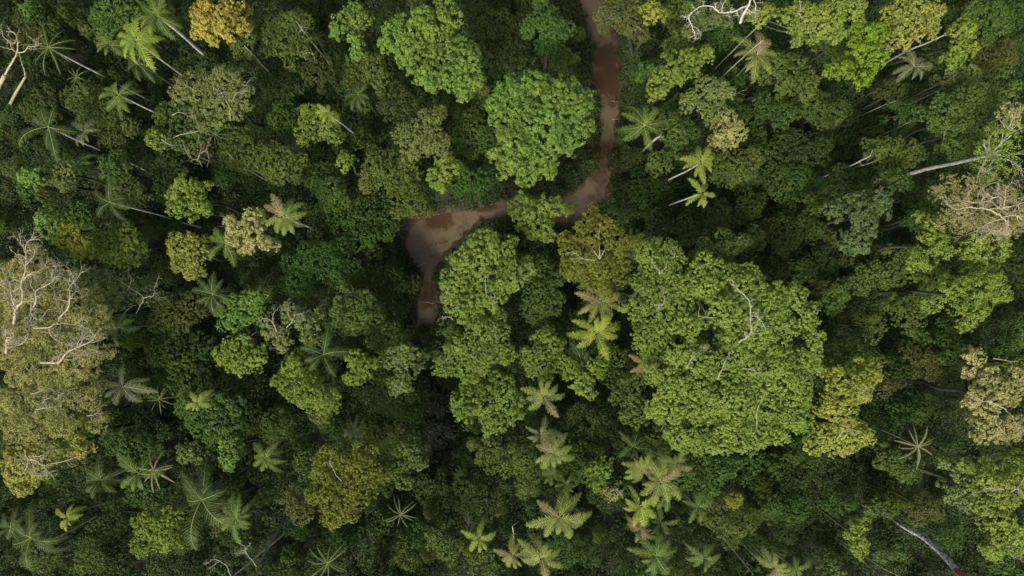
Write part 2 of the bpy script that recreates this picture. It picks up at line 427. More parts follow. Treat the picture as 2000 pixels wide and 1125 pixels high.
def add_limb(pt, h, parent, O, bark, tdepth=2, crotch=None):
    """pt: [r_start, twig_len, (x,y,dz), ...]; dz is the height over the crown's top"""
    f = .62 if bark in ('pale','white') else .55
    r, tl = pt[0]*f, pt[1]*(.8 if bark in ('pale','white') else .95)
    sink = .45 if bark == 'pale' else 0
    P = [np.array((*px(a, b, h+dz-sink), h+dz-sink)) for a, b, dz in pt[2:]]
    pth = smooth_path(P, 4, 0.035)
    LT = Tubes(); LT.add(pth, np.linspace(r, r*0.38, len(pth)), 7)
    if tl > 0:
        n = len(pth)
        for i in range(2, n):
            if random.random() < 0.55:
                t = pth[min(i, n-1)] - pth[i-1]; t /= np.linalg.norm(t)+1e-9
                side = np.cross(t, (0,0,1))*random.choice((-1,1))
                twigs(LT, pth[i], t*0.7 + side*random.uniform(.5,1.1) + np.array((0,0,.15)), tl*random.uniform(.6,1.1), r*0.33, tdepth)
        twigs(LT, pth[-1], pth[-1]-pth[-2], tl, r*0.38, tdepth)
    return link('limb', LT.mesh('limb', BARK[bark], O), parent)

# ------------------------------------------------------------------ palms
PTEMPL = {}
PAL_P = {'lime': ('palm_lime', (0.150,0.205,0.022), (0.300,0.370,0.052)), 'green': ('palm_green', (0.060,0.105,0.016), (0.130,0.195,0.036)),
         'dark': ('palm_dark_green', (0.030,0.056,0.013), (0.068,0.108,0.026)), 'pale': ('palm_pale_green', (0.120,0.155,0.030), (0.255,0.295,0.070)),
         'grey': ('palm_grey_green', (0.085,0.105,0.038), (0.180,0.205,0.085)), 'tan': ('palm_tan', (0.150,0.140,0.050), (0.290,0.260,0.110))}
PMAT = {k: leaf_mat(v[0], v[1], v[2], 0.3, 0.42) for k, v in PAL_P.items()}
PWORD = {'lime':'lime green','green':'mid green','dark':'dark green','pale':'pale green','grey':'greyish green','tan':'tan tipped'}
def frond_mesh(pal, var, star=False):
    key = (pal, var, star)
    if key in PTEMPL: return PTEMPL[key]
    r = np.random.default_rng(100 + var*7 + star)
    pitch = [0.95, 0.62, 0.30, 0.02][var % 4]; droop = [1.9, 1.65, 1.5, 1.2][var % 4] + r.uniform(-.1,.1)
    if star: pitch *= 0.8; droop *= 0.55
    n = 20; s = np.linspace(0, 1, n); side = r.choice([-1,1])*r.uniform(.15,.55)
    ang = pitch - droop*s**1.25
    ds = 1.0/(n-1)
    x = np.concatenate([[0], np.cumsum(np.cos(ang[:-1])*ds)]); z = np.concatenate([[0], np.cumsum(np.sin(ang[:-1])*ds)])
    y = side*s**2*0.5
    C = np.stack([x,y,z],1); T = norm(np.gradient(C, axis=0))
    V = []; F = []; tone = []; k = 0
    wmax = 0.085 if star else 0.225
    for i in range(2, n):
        t = s[i]
        ln = wmax*(math.sin(math.pi*min(1, (t*0.93+0.09)))**0.55 if t < .97 else 0.35)*r.uniform(.74,1.12)
        lat = norm(np.cross(T[i], np.array((0,0,1.0)))); up = np.cross(lat, T[i])
        for sg in (-1, 1):
            fw = 0.55 + 0.5*t
            d0 = norm(lat*sg + T[i]*fw + up*r.uniform(-.05,.22)); d1 = norm(lat*sg + T[i]*fw*0.9 - up*r.uniform(.25,.6))
            a = C[i]; b = a + d0*ln*0.5; c = b + d1*ln*0.5
            wd = T[i]*(0.0195 if not star else 0.016)*r.uniform(.8,1.15)
            V += [a-wd*.6, a+wd*.6, b+wd, b-wd, c+wd*.15, c-wd*.15]
            F += [(k,k+1,k+2,k+3), (k+3,k+2,k+4,k+5)]; tt = r.uniform(.1,.95); tone += [tt, min(1, tt+.1)]; k += 6
    for i in range(n-1):
        for sg in (0,): w_ = norm(np.cross(T[i], np.array((0,0,1.0))))*.012; V += [C[i]-w_, C[i]+w_, C[i+1]+w_, C[i+1]-w_]; F += [(k,k+1,k+2,k+3)]; tone += [.5]; k += 4
    me = mesh_from('frond', np.array(V), np.array(F), PMAT[pal], tone)
    TT = Tubes(); TT.add(C, np.linspace(0.0105, 0.003, n), 4)
    rib = TT.mesh('midrib', BARK['ribt' if pal in ('tan','grey') else 'rib'])
    PTEMPL[key] = (me, rib)
    return PTEMPL[key]

def build_palm(x, y, h, rpx, pal, label=None, star=False, nf=None, base=None, tr=0.15, bark='pale', missing=None, noun=None):
    cx, cy = px(x, y, h)
    if base: bx, by = px(*base, 0)
    else: bx, by = off_creek(cx + random.uniform(-1.2,1.2), cy + random.uniform(-1.2,1.2))
    bz = float(ground_z(np.array([bx]), np.array([by]))[0])
    O = np.array((bx, by, bz))
    root = bpy.data.objects.new('palm_tree', None); COL.objects.link(root); root.location = O; root.empty_display_size = 0.5
    Lm = rpx*K*(H-h)/0.80*(.92 if pal in ('dark','green','grey') else 1.05)
    T = Tubes(); tp = trunk_path((bx,by,bz-.3), (cx,cy,h-0.15), 0.12, 5)
    T.add(tp, np.interp(np.linspace(0,1,len(tp)), [0,.05,1], [tr*1.8, tr*1.15, tr*0.8]), 8)
    link('trunk', T.mesh('trunk', BARK[bark], O), root)
    S = Tubes(); S.add([(0,0,-0.9),(0,0,-.4),(0,0,.1)], [tr*.95, tr*1.15, tr*.55], 8)
    link('crown_shaft', S.mesh('crown_shaft', BARK['rib']), root, (cx-bx, cy-by, h-bz))
    nf = nf or random.choice((8,9,10) if pal == 'pale' else (6,7,8,9,10))
    a0 = random.uniform(0, 6.28)
    for i in range(nf):
        var = (i*3 + i//4) % 4
        if star: var = 2 + i % 2 if i % 3 else 1
        me, rib = frond_mesh(pal if not (pal == 'pale' and i % 5 == 4) else 'tan', var, star)
        f = link('frond', me, root, (cx-bx, cy-by, h-bz))
        a = a0 + i*2.39996 if not star else a0 + i*6.2832/nf + random.uniform(-.18,.18)
        f.rotation_euler = (random.uniform(-.2,.2), random.uniform(-.22,.30) if not star else random.uniform(-.1,.2), a)
        s = Lm*random.uniform(.72,1.12) * (0.72 if var == 0 else 1.0); f.scale = (s, s*random.uniform(.8,1.15), s)
        g = link('midrib', rib, f)
    THINGS.append([root, x, y, rpx, 'P'+pal, label, noun or ('star palm' if star else 'palm'), h])
    return root

# ------------------------------------------------------------------ the canopy, tree by tree
# style; palette; height; discs 'x,y,r ...' in photo pixels; limbs; label
TREES = '''
knob;mg;25;185,12,40 232,25,38 208,48,24 245,5,30;0;dense knobbly deep green crown at the top edge left of the amber crown
knob;am;28;393,12,33 422,35,36 402,66,17 432,5,28 385,38,26;0;amber yellow dense crown at the top edge, the only yellow crown there
mid;ol;21;465,28,32 470,80,28;0;
mid;do;14;40,55,32 30,20,25;0;
leafy;mg;17;42,10,14;0;
mid;do;15;70,178,32 45,200,26;0;
mid;dk;12;15,215,34;0;
fine;ol;18;135,178,30 168,190,36 195,215,35 150,215,30;1;mixed olive and gold crown right of the large dark palm near the left edge
fine;br;16;205,255,32;0;
mid;gy;25;335,170,28 378,160,40 430,150,38 420,198,38 385,215,30 452,185,26 468,172,18;6;pale open crown with visible whitish limbs in the upper left
mid;mg;17;308,215,26 345,240,40 318,262,28;0;
leafy;yg;18;297,265,18;0;small yellowish green treetop above a short white trunk, left of the twiggy brown tree
mid;mg;18;200,320,30;0;
leafy;bg;23;38,340,25;0;small bright green crown at the left edge above the lime yellow crown
fine;gy;20;105,335,34;0;
fine;ol;22;3,325,22;0;
rose;yg;25;332,378,28 375,380,29 352,353,20 340,408,22;0;yellowish green rounded crown of two lobes below the twiggy brown tree
mid;gy;16;222,368,34 256,378,26;0;
mid;dk;14;288,335,34;0;
mid;dk;15;325,312,26;0;
fine;ol;18;446,268,33 470,302,30 440,300,20;0;
mid;dk;14;75,290,32 108,300,28;0;
mid;dk;13;362,110,30;0;
fine;ol;20;530,42,38 575,45,35 560,82,30 520,75,28;0;
mid;do;16;610,132,32 635,120,22;0;
mid;dk;13;530,145,34 560,160,28;0;
leafy;bg;22;663,32,26 690,18,28 655,52,18 686,70,20 690,98,12;0;
mid;ol;18;722,118,28 735,155,18;0;
rose;bg;30;770,52,38 820,42,42 852,15,42 800,92,33 850,108,44 892,88,38 912,122,33 830,140,26 880,152,28 908,152,22;0;huge light green crown of rosette tufts at the top edge
mid;dk;15;960,42,38 940,10,30;0;
mid;dk;14;945,120,34 960,85,24;0;
fine;do;17;775,182,28 758,208,24 802,212,22;0;
mid;gy;21;850,215,21 840,250,34 792,262,34 852,282,27 802,288,26 824,238,26;0;greyish olive knobby crown between the rosette crown and the creek bend
rose;yg;19;870,322,27 846,350,20;0;
fine;yg;19;600,222,28 630,232,26 640,258,22 590,248,26;1;
mid;dg;14;542,222,35;0;
fine;ol;18;520,302,36 556,312,28 528,330,24;1;
leafy;yg;22;670,312,17;0;
mid;ol;17;735,310,28 716,342,26 760,348,30 792,328,28;0;
mid;dg;14;672,165,26 692,190,26;0;
mid;dg;14;910,232,36 938,262,33 900,270,24;0;
mid;dg;15;618,340,34;0;
fine;br;17;932,160,18;0;
mid;mg;16;642,370,28;0;
mid;dg;13;905,350,28 938,345,26;0;
rose;bg;31;1000,165,33 1040,150,26 1090,165,43 1128,190,36 1130,238,34 1080,230,56 1012,220,52 980,200,32 1000,280,48 1060,290,40 1106,265,32 1030,335,24 1070,322,18 988,312,22;0;large bright green crown immediately left of the straight upper creek
mid;mg;19;1060,20,38 1085,48,35 1075,80,27;0;
mid;mg;15;1110,105,22;0;
mid;dk;15;1010,35,36 1004,88,28;0;
fine;br;25;1202,12,36 1235,33,34 1252,8,33 1182,22,18 1260,58,14;2;brownish twiggy crown overhanging the top end of the creek
leafy;yl;26;1283,18,25;0;
knob;yg;27;1295,148,24 1320,120,30 1355,110,28 1393,93,20 1290,168,17 1340,140,20;0;bright yellowish green crown with a pointed right end, right of the upper creek
fine;ol;20;1335,62,24 1320,82,20;0;
mid;gy;20;1360,190,28 1395,170,34 1425,176,26 1400,206,28;2;
mid;mg;17;1320,240,32 1350,256,27 1340,278,22;0;
fine;be;20;1430,235,28 1450,256,22 1410,270,18;1;
fine;ol;17;1296,315,26;0;
fine;ol;17;1422,315,27 1460,315,30 1482,298,20 1432,336,20;1;
mid;dk;11;1246,125,24 1242,92,20;0;
mid;dk;11;1252,165,22;0;
mid;do;12;1238,300,22;0;
mid;dg;12;1262,350,30 1298,372,34 1258,392,24;0;
fine;gl;29;1510,12,26 1580,20,32 1622,25,34 1590,55,26 1640,15,32 1640,50,26 1690,5,32;1;pale yellowish olive crown along the top edge, left of the vivid green crown
mid;ol;20;1642,90,24 1615,82,22;0;
leafy;vg;28;1700,52,26 1690,85,28 1733,50,20 1710,115,28 1733,98,20 1664,132,13 1640,130,12 1705,142,14;0;vivid pure green crown in the upper right, the most saturated of all
fine;ta;28;1770,20,34 1810,15,38 1780,55,34 1828,50,26 1845,10,22;1;gold and brown mottled crown at the top edge right of the vivid green crown
leafy;yg;25;1905,42,18 1892,72,26 1900,90,23 1885,105,17 1908,26,9;0;cone shaped light green crown at the end of a thin white trunk
mid;mg;20;1940,15,34 1980,20,34 1960,45,24;0;
mid;ol;20;1520,115,34 1555,130,38 1590,155,28 1550,160,24;0;
mid;dg;15;1530,215,32 1505,200,24;0;
mid;dg;15;1640,205,34 1602,200,26;0;
mid;dk;12;1560,270,34 1530,300,32;0;
mid;dk;13;1605,290,34;0;
fine;do;17;1835,85,25 1842,112,20;0;
mid;gy;19;1880,146,27 1914,132,28;0;
mid;do;15;1762,170,28;0;
mid;mg;24;1850,210,33 1890,195,34 1940,180,37 1900,235,38 1868,228,32 1910,275,30 1940,230,28 1882,285,24;1;broad mid green crown above the long white trunk at the right
mid;mg;20;1985,168,28;0;
fine;br;15;1950,92,34 1982,98,26;0;
mid;dg;14;1780,215,32;0;
fine;ol;18;1725,287,23 1770,296,32 1800,290,22 1762,325,26;1;
mid;dg;13;1530,345,36;0;
mid;dg;13;1590,350,36;0;
mid;dg;14;1655,350,30 1700,352,26;0;
thin;gl;30;1965,270,32 1946,300,26 1985,312,34 1950,332,24 1990,255,25;5;pale leafy crown at the right edge carried by the long white leaning trunk
fine;be;28;1990,215,25;1;
rose;bl;23;1650,410,22 1690,400,33 1735,400,28 1700,440,27 1680,470,22 1700,482,16 1740,386,20;2;cool green rosette tufted crown standing clear among dark trees right of centre
leafy;yg;28;1836,430,20 1850,456,26 1820,510,24 1850,488,24 1806,510,15;0;loose yellowish green leafy crown left of the bare branching tree
leafy;gl;27;1930,480,28 1975,482,26 1940,515,28;0;
leafy;yg;29;1845,590,18 1880,570,28 1925,560,34 1960,555,28 1985,575,18 1905,610,24 1910,635,14 1938,608,18;1;ragged large leaved yellowish green crown with hanging tips near the right edge
fine;ol;17;1710,546,27 1750,530,30 1782,502,28 1800,530,22;0;
fine;ol;16;1780,595,26 1800,615,32 1820,590,24;0;
mid;mg;16;1640,592,24 1652,570,18;0;
mid;dk;13;1545,452,34;0;
mid;dk;13;1595,440,30;0;
mid;dk;13;1625,515,34;0;
mid;mg;16;1890,695,28 1880,675,20;0;
fine;br;14;1795,708,34 1835,718,28;0;
mid;mg;21;1667,685,24 1676,710,20;1;
mid;yk;27;1605,884,18 1640,802,28 1640,745,26 1655,765,24 1715,735,30 1735,726,16 1700,765,28 1668,782,28 1648,802,20 1690,745,24 1640,860,28 1680,868,32 1702,858,20 1652,886,20 1622,866,18 1665,835,24;3;yellow crown bordering the lower right side of the giant light olive crown
mid;gl;31;1425,612,36 1360,640,32 1345,695,34 1590,830,34 1360,560,30 1300,800,26 1290,740,24 1400,540,46 1450,558,46 1492,562,42 1540,590,42 1580,582,30 1600,622,32 1618,668,26 1540,650,56 1470,640,56 1428,600,32 1450,720,56 1530,730,56 1600,712,32 1580,760,36 1380,720,46 1330,762,40 1320,820,32 1380,800,50 1450,800,56 1530,810,46 1575,812,32 1350,868,32 1400,878,28 1450,860,42 1500,868,36 1540,862,32;8;giant light olive crown right of centre, by far the widest tree
mid;gm;28;1280,490,36 1312,500,33 1320,540,33 1280,560,36 1310,590,36 1250,600,32 1300,640,36 1338,612,26 1265,650,26 1280,690,30;4;olive green crown between the gold olive crown and the giant crown
mid;mg;24;1385,500,30 1430,480,32 1458,472,22 1370,520,22;0;
mid;ao;29;1120,490,36 1160,450,34 1208,470,36 1170,500,46 1140,530,33 1200,530,36 1180,558,26 1160,420,22 1190,432,20 1112,520,22;0;gold olive dome with a small fan of bare limbs at its centre
rose;gm;20;1050,415,30 1075,398,28 1060,450,26 1016,396,26 1022,425,24 1100,402,20;0;mid green tufted crown covering the creek between its two open stretches
rose;gm;26;945,470,30 975,480,33 900,500,24 935,500,30 888,540,31 940,545,38 985,545,33 880,590,24 920,590,33 960,580,33 1010,530,32 902,610,22 874,562,18;4;broad bright green crown filling the inside of the creek bend
mid;dg;18;1050,520,33 1070,560,33 1048,590,33 1080,602,24;0;
fine;gm;24;930,640,30 960,650,38 900,680,28 940,700,38 980,690,28 880,702,28 860,722,22 910,730,26;1;wide dull greyish green crown directly under the broad creekside crown
fine;gm;20;1065,665,26 1085,680,26 1040,700,26 1090,710,24 1060,725,28;0;
mid;yg;21;1140,745,26 1120,722,22 1150,762,22 1168,722,20;0;
knob;bg;22;900,790,28 930,770,33 950,800,33 980,770,33 1000,800,26 910,815,20 960,840,26 990,830,22;0;saturated green knobbly crown under the dull greyish green one
fine;do;16;1150,830,34 1175,818,22 1145,860,26;0;
knob;dg;18;1132,915,34 1125,888,26;0;
knob;yg;22;1175,925,25 1168,950,17;0;small knobbly yellowish green crown beside a deep green one at the lower centre
fine;ol;20;1038,930,30 1020,900,28 1030,962,28;0;
leafy;ol;23;1235,790,24 1240,762,26 1215,776,20 1252,820,28;0;
mid;ol;21;1290,870,28;0;
mid;mg;18;1350,930,34 1400,932,36 1388,962,22 1430,925,24;0;
mid;dg;15;1482,930,34 1520,920,28;0;
knob;yl;18;1443,983,15;0;tiny round yellow treetop standing alone under the giant crown
fine;ol;16;1420,1020,34 1460,1030,34 1440,1060,28;0;
mid;dk;13;1185,975,32;0;
mid;dg;14;1110,1092,34 1150,1102,28;0;
leafy;bg;24;72,425,25 92,442,26 75,452,20;0;bright green half of the two tone pair above the bare limbed giant
mid;yl;25;126,450,26 135,477,26 108,468,16;0;lime yellow crown touching the bright green one above the bare limbed giant
mid;yg;21;190,475,33 225,465,35 245,490,28 212,500,22;0;
fine;ta;21;335,480,30 365,480,30 345,510,31 368,522,22;0;
leafy;be;22;445,440,26 480,430,27 495,460,26 460,475,24 510,475,13;1;pale khaki leafy crown with palm fronds poking out from under it
thin;gy;21;165,550,34 200,570,36 180,600,28 240,560,28 270,575,27;6;
fine;br;16;310,600,28 350,606,33 330,635,28 290,626,20;1;
fine;mg;16;95,930,22;0;
leafy;dg;8;1214,262,14;0;
leafy;dk;7;1218,318,16;0;
leafy;dg;8;1156,318,14;0;
leafy;dg;7;1150,205,10;0;
mid;dg;10;1130,60,16;0;
leafy;do;8;800,560,20;0;
knob;dg;15;300,680,38 340,700,46 380,690,33 350,740,42 390,740,32;0;wide dark saturated green dome left of the pale limbed trees
mid;bg;21;430,600,26 460,595,30 480,610,26 440,630,24 490,582,22;0;
leafy;yg;22;430,690,26 460,680,27 470,710,28 490,695,22 455,720,20;2;
leafy;gy;21;520,642,24 560,610,24 590,632,26 600,660,20 545,665,22;3;greyish green crown topped by two clumps of twisted white limbs
mid;dg;16;560,540,36 600,520,38 640,500,38 660,540,33 620,490,28 590,562,28;0;
mid;mg;19;670,580,28 700,600,33 690,632,30 660,620,26 720,620,20;0;
mid;dk;12;735,560,32 765,545,26 752,600,28;0;
mid;dg;13;640,400,38 680,420,42 720,400,38 650,450,34 700,460,36 740,435,30;0;
fine;ol;17;790,388,32 812,405,22 780,366,26;0;
knob;yg;23;690,702,20 700,722,25 684,738,18;0;compact lime green round crown right of the dark star shaped palm
leafy;gy;20;768,700,26 790,722,28 780,748,26 798,692,18;1;
rose;bl;16;815,705,20;0;
mid;mg;17;750,652,28 742,678,26 780,665,18;0;
mid;yg;23;560,722,25 540,750,23 570,762,33 602,770,33 630,792,28 592,790,24;0;yellowish green crown sloping down to the right, under the white limb clumps
fine;ol;17;620,812,22;0;
fine;ol;15;872,645,22;0;
mid;mg;20;350,800,30 390,790,36 430,800,33 390,832,36 428,840,26;0;dense green crown with a little lime palm standing over it, lower left
leafy;gy;16;355,885,28;0;
leafy;bg;19;435,885,26 440,906,20;0;small bright crown of big pointed leaves at the lower left
mid;dg;16;200,870,30 240,882,34 272,870,28;0;
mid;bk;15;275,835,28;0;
fine;dk;15;300,852,24;0;
mid;dg;15;250,972,28 288,978,26;0;
mid;yg;22;270,1035,28 310,1030,33 290,1065,33 262,1080,22 320,1060,22;0;yellowish green crown near the bottom left among dark palms
fine;gy;17;345,985,26;0;
fine;br;13;420,1030,30;0;
mid;dk;13;200,1035,32;0;
fine;ol;15;45,1100,34;0;
fine;ol;15;165,1100,33;0;
mid;dg;16;520,828,25 546,842,23;0;
fine;ao;27;640,900,30 620,930,30 660,940,42 700,910,38 610,970,28 650,985,38 700,970,33 640,1024,24 670,1010,26 720,940,28;1;large gold olive mottled crown at the bottom left of centre
mid;ol;23;762,892,28 790,880,26 802,910,28 770,922,26 782,950,16;0;
fine;br;20;560,982,26 580,1010,27;0;
fine;br;14;740,850,33;0;
mid;dg;16;742,782,32 780,792,32;0;
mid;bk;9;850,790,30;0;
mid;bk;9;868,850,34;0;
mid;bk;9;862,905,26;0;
fine;ol;17;950,890,32 982,910,32;0;
fine;do;16;838,968,32;0;
mid;do;14;900,975,36;0;
mid;do;14;952,990,34;0;
fine;ol;20;850,1060,28 872,1080,26 878,1096,18;0;
mid;dk;11;720,1065,32;0;
mid;dk;11;785,1065,30;0;
leafy;be;28;2012,760,34 2015,840,32 1950,742,33 1972,770,36 1950,800,30 1922,780,20 1960,850,28 1990,838,26 1932,702,18;5;tangled khaki crown with pale twigs at the right edge, halfway down
leafy;gy;26;1880,915,20 1895,940,22 1876,965,22 1905,970,18 1894,985,11;3;
fine;gl;31;2020,950,42 2025,1060,42 1970,940,36 1990,980,38 1965,1000,33 1985,1040,33 1968,1082,22 1992,1095,26;3;tall pale gold crown filling the bottom right edge
knob;mg;16;1762,906,30 1792,925,26;0;
leafy;yg;22;1680,1045,17 1696,1030,16 1695,1082,18 1690,1060,18;0;small narrow lime green crown left of the mottled bare trunk
mid;dk;13;1570,945,34;0;
mid;dg;13;1560,1000,34;0;
mid;dk;14;1640,935,34;0;
mid;dg;13;1650,985,32;0;
mid;mg;14;1742,1000,30;0;
fine;br;14;1832,1005,34;0;
mid;dg;13;1872,1060,28;0;
leafy;mg;17;1270,130,18;0;
mid;dg;21;1772,350,26;0;
mid;dk;18;1835,372,28;0;
mid;dg;17;1800,425,24;0;
fine;ol;18;1845,540,26;0;
mid;mg;16;1480,465,24;0;
mid;dk;14;1480,330,28;0;
mid;dk;13;1350,440,34;0;
mid;dk;13;1290,430,28;0;
mid;dk;12;1230,400,28;0;
fine;do;15;1420,420,30;0;
fine;do;15;1470,400,28;0;
mid;mg;15;1760,1090,26;0;
fine;ol;17;1720,640,26;0;
mid;dk;13;1600,900,26;0;
mid;mg;17;1520,1000,20;0;
mid;dg;15;1870,640,26;0;
fine;br;14;1760,760,32;0;
mid;mg;15;1830,800,30;0;
fine;ol;16;1900,640,24;0;
'''
def parse():
    for ln in TREES.strip().split('\n'):
        st, pal, h, bl, lb, label = ln.split(';')
        blobs = [tuple(float(v) for v in b.split(',')) for b in bl.split()]
        paths = None; base = None; bark = 'grey'
        if label.startswith('giant light'):
            paths = [[.22,.9,(1443,669,-1.0),(1456,660,.2),(1467,650,.5),(1466,620,.4),(1465,592,.5),(1450,573,.4),(1432,556,.3)],
                     [.12,.8,(1466,645,.2),(1478,632,.5),(1482,612,.3)],[.13,.7,(1478,618,.3),(1488,628,.4),(1494,640,.2)],
                     [.12,.8,(1402,740,-.2),(1412,715,.4),(1425,690,.4)],[.12,.7,(1452,720,-.5),(1468,722,.4),(1480,728,.3)],
                     [.12,.9,(1478,830,0),(1480,800,.4),(1492,775,.4)],[.10,.8,(1340,720,-.3),(1352,700,.4),(1370,683,.4)],[.09,.8,(1400,620,-.3),(1367,618,.4),(1366,600,.3)]]
            bark = 'pale'
        elif label.startswith('gold olive dome'):
            paths = [[.13,0,(1171,506,-.8),(1163,495,.5),(1155,485,.4)],[.13,0,(1171,506,-.8),(1171,492,.6),(1171,480,.5)],[.13,0,(1171,506,-.8),(1176,497,.6),(1183,486,.4)],
                     [.09,.5,(1165,508,-.6),(1138,505,.3),(1122,494,.3),(1109,495,0)],[.06,0,(1136,505,.2),(1120,514,.2)],[.06,.3,(1168,466,-.3),(1171,452,.3),(1173,438,.2)]]
            bark = 'pale'
        elif label.startswith('olive green crown between'):
            paths = [[.11,.7,(1278,595,-.3),(1293,595,.4),(1298,583,.5),(1296,570,.3)],[.09,.6,(1288,537,-.3),(1286,528,.3),(1276,515,.3)],[.08,.5,(1288,534,-.3),(1300,522,.3),(1303,505,.3)]]
            bark = 'pale'
        elif label.startswith('pale leafy crown at the right'):
            base = (1660, 366); bark = 'white'
        elif label.startswith('brownish twiggy crown over'): base = (1252, 160)
        elif label.startswith('cone shaped'):
            base = (1700, 133)
        elif label.startswith('pale yellowish olive crown along'):
            paths = [[.13,.4,(1560,-6,.3),(1563,12,.5),(1560,26,.5),(1570,38,.3)]]; bark = 'pale'
        elif label.startswith('pale open crown'):
            paths = [[.10,.8,(450,235,-1),(448,212,.3),(438,190,.4),(428,175,.3)],[.09,.7,(452,200,.2),(462,182,.4),(478,178,.3)],[.09,.7,(336,225,-.3),(353,219,.4),(370,227,.3)]]; bark = 'pale'
        elif pal == 'gy' and st == 'thin':
            paths = [[.12,.8,(266,612,-.6),(280,583,.4),(262,568,.5),(240,552,.5),(220,540,.4)],[.10,.7,(281,582,.4),(300,577,.5),(301,565,.4),(308,545,.3)],[.08,.6,(250,565,.4),(256,545,.5),(250,530,.4)],
                     [.08,.6,(235,622,-.3),(247,607,.2),(258,598,.3)]]; bark = 'pale'
        elif label.startswith('greyish green crown topped'):
            paths = [[.11,.8,(540,648,-.4),(532,630,.5),(520,622,.5),(508,626,.3)],[.10,.7,(531,628,.5),(535,612,.5),(542,603,.3)],[.12,.8,(560,640,-.4),(570,628,.6),(578,615,.5),(590,612,.3)],[.10,.7,(570,627,.6),(562,612,.6),(566,602,.4)]]; bark = 'pale'
        elif label.startswith('yellow crown bordering'):
            paths = [[.12,.9,(1634,858,-.5),(1645,845,.4),(1658,838,.4),(1672,842,.3)],[.09,.7,(1655,838,.3),(1662,828,.4)]]; bark = 'pale'
        elif label.startswith('tangled khaki'):
            paths = [[.13,.9,(1965,800,0),(1945,790,.5),(1925,783,.5),(1905,790,.3)],[.12,.7,(1940,700,0),(1955,702,.6),(1975,706,.5)],[.11,.9,(1955,840,0),(1945,825,.5),(1950,812,.5)],[.09,.8,(1905,765,.2),(1896,766,.4),(1896,778,.3)]]; bark = 'pale'
        elif label.startswith('tall pale gold'):
            paths = [[.13,.8,(1960,955,0),(1945,954,.5),(1925,955,.4),(1912,962,.2)],[.12,.8,(1975,960,0),(1988,955,.5),(1998,965,.3)]]; bark = 'pale'
        elif label.startswith('broad bright green'):
            paths = [[.08,.6,(950,575,-.3),(948,545,.4),(955,535,.3)],[.07,.5,(872,575,-.3),(876,560,.3)],[.08,.5,(885,625,-.3),(872,618,.3),(866,622,.1)]]; bark = 'pale'
        build_tree(st, pal, float(h), blobs, label or None, 0 if paths and len(paths) > 4 else int(lb), bark, base, paths=paths)
parse()

# bare limbed trees: thin tan foliage under a net of pale limbs
build_tree('fuzz', 'be', 31, [(-40,560,50),(-40,660,55),(20,520,42),(60,560,50),(8,580,48),(100,592,42),(130,622,36),(30,640,56),(90,662,50),(20,722,52),(92,722,44),(148,700,24)],
    'bare limbed giant with bleached branches over thin beige foliage at the left edge', 2, 'tan', dens=1.15, tdepth=3, paths=[
    [.36,2.0,(27,632,-1.2),(30,612,.3),(35,598,.8),(43,590,1),(44,570,1.2),(42,552,1),(50,530,1),(52,505,1),(50,485,.8)],
    [.24,1.8,(33,600,.6),(26,592,1),(22,572,1),(20,555,.8),(10,540,.5)],
    [.22,1.8,(62,605,.5),(70,590,1),(70,570,1.2),(85,560,1),(100,552,1),(108,540,.8)],
    [.22,1.7,(115,622,.4),(133,600,1),(137,580,1.2),(136,560,1),(148,548,.8)],
    [.16,1.5,(43,552,.8),(58,535,1),(75,530,1),(88,522,.6)],
    [.28,1.8,(80,708,.2),(115,708,1),(128,690,1.2),(150,678,1.1),(175,668,1),(188,652,.8)],
    [.14,1.4,(150,678,1),(155,665,1.1),(160,655,.8)],
    [.20,1.6,(66,640,.3),(95,640,1),(110,632,1),(140,634,.8)],
    [.16,1.5,(95,640,.9),(100,655,1),(108,662,.6)],
    [.30,1.5,(12,690,-.5),(12,672,.5),(14,660,.8),(10,650,.5)],
    [.14,1.6,(62,590,.8),(60,610,1),(75,625,1),(92,606,.6)],
    [.14,1.6,(50,640,.3),(55,655,.8),(45,670,.8),(30,676,.5)]])
build_tree('fuzz', 'be', 29, [(-30,800,50),(40,782,46),(100,772,42),(148,782,28),(90,820,42),(162,842,20),(30,850,42)],
    'dense khaki gold crown hanging below the bare limbed giant at the left edge', 3, 'tan', dens=1.1, tdepth=2, paths=[
    [.12,1.1,(70,800,0),(85,797,.6),(105,795,.5)],[.12,1.2,(170,812,-.2),(182,810,.5),(192,803,.4)],[.10,1.0,(60,770,0),(75,765,.6),(90,755,.4)]])
build_tree('mid', 'ta', 28, [(100,852,36),(130,880,24),(45,900,38),(10,940,33),(14,965,18),(60,928,18),(85,890,30),(10,900,30)],
    'tan gold crown with a claw of bare limbs at the left edge, lower down', 1, 'tan', tdepth=2, paths=[
    [.20,1.2,(48,878,-.5),(55,896,.5),(70,900,.8),(85,912,.8),(95,922,.4)],[.14,1.1,(55,896,.6),(52,912,.7),(45,925,.4)],[.12,1.1,(62,898,.6),(66,915,.7),(70,925,.4)],
    [.12,1.1,(100,905,.2),(128,900,.6),(142,895,.6),(152,894,.4)],[.12,1,(58,893,.6),(80,890,.8),(95,882,.4)]])
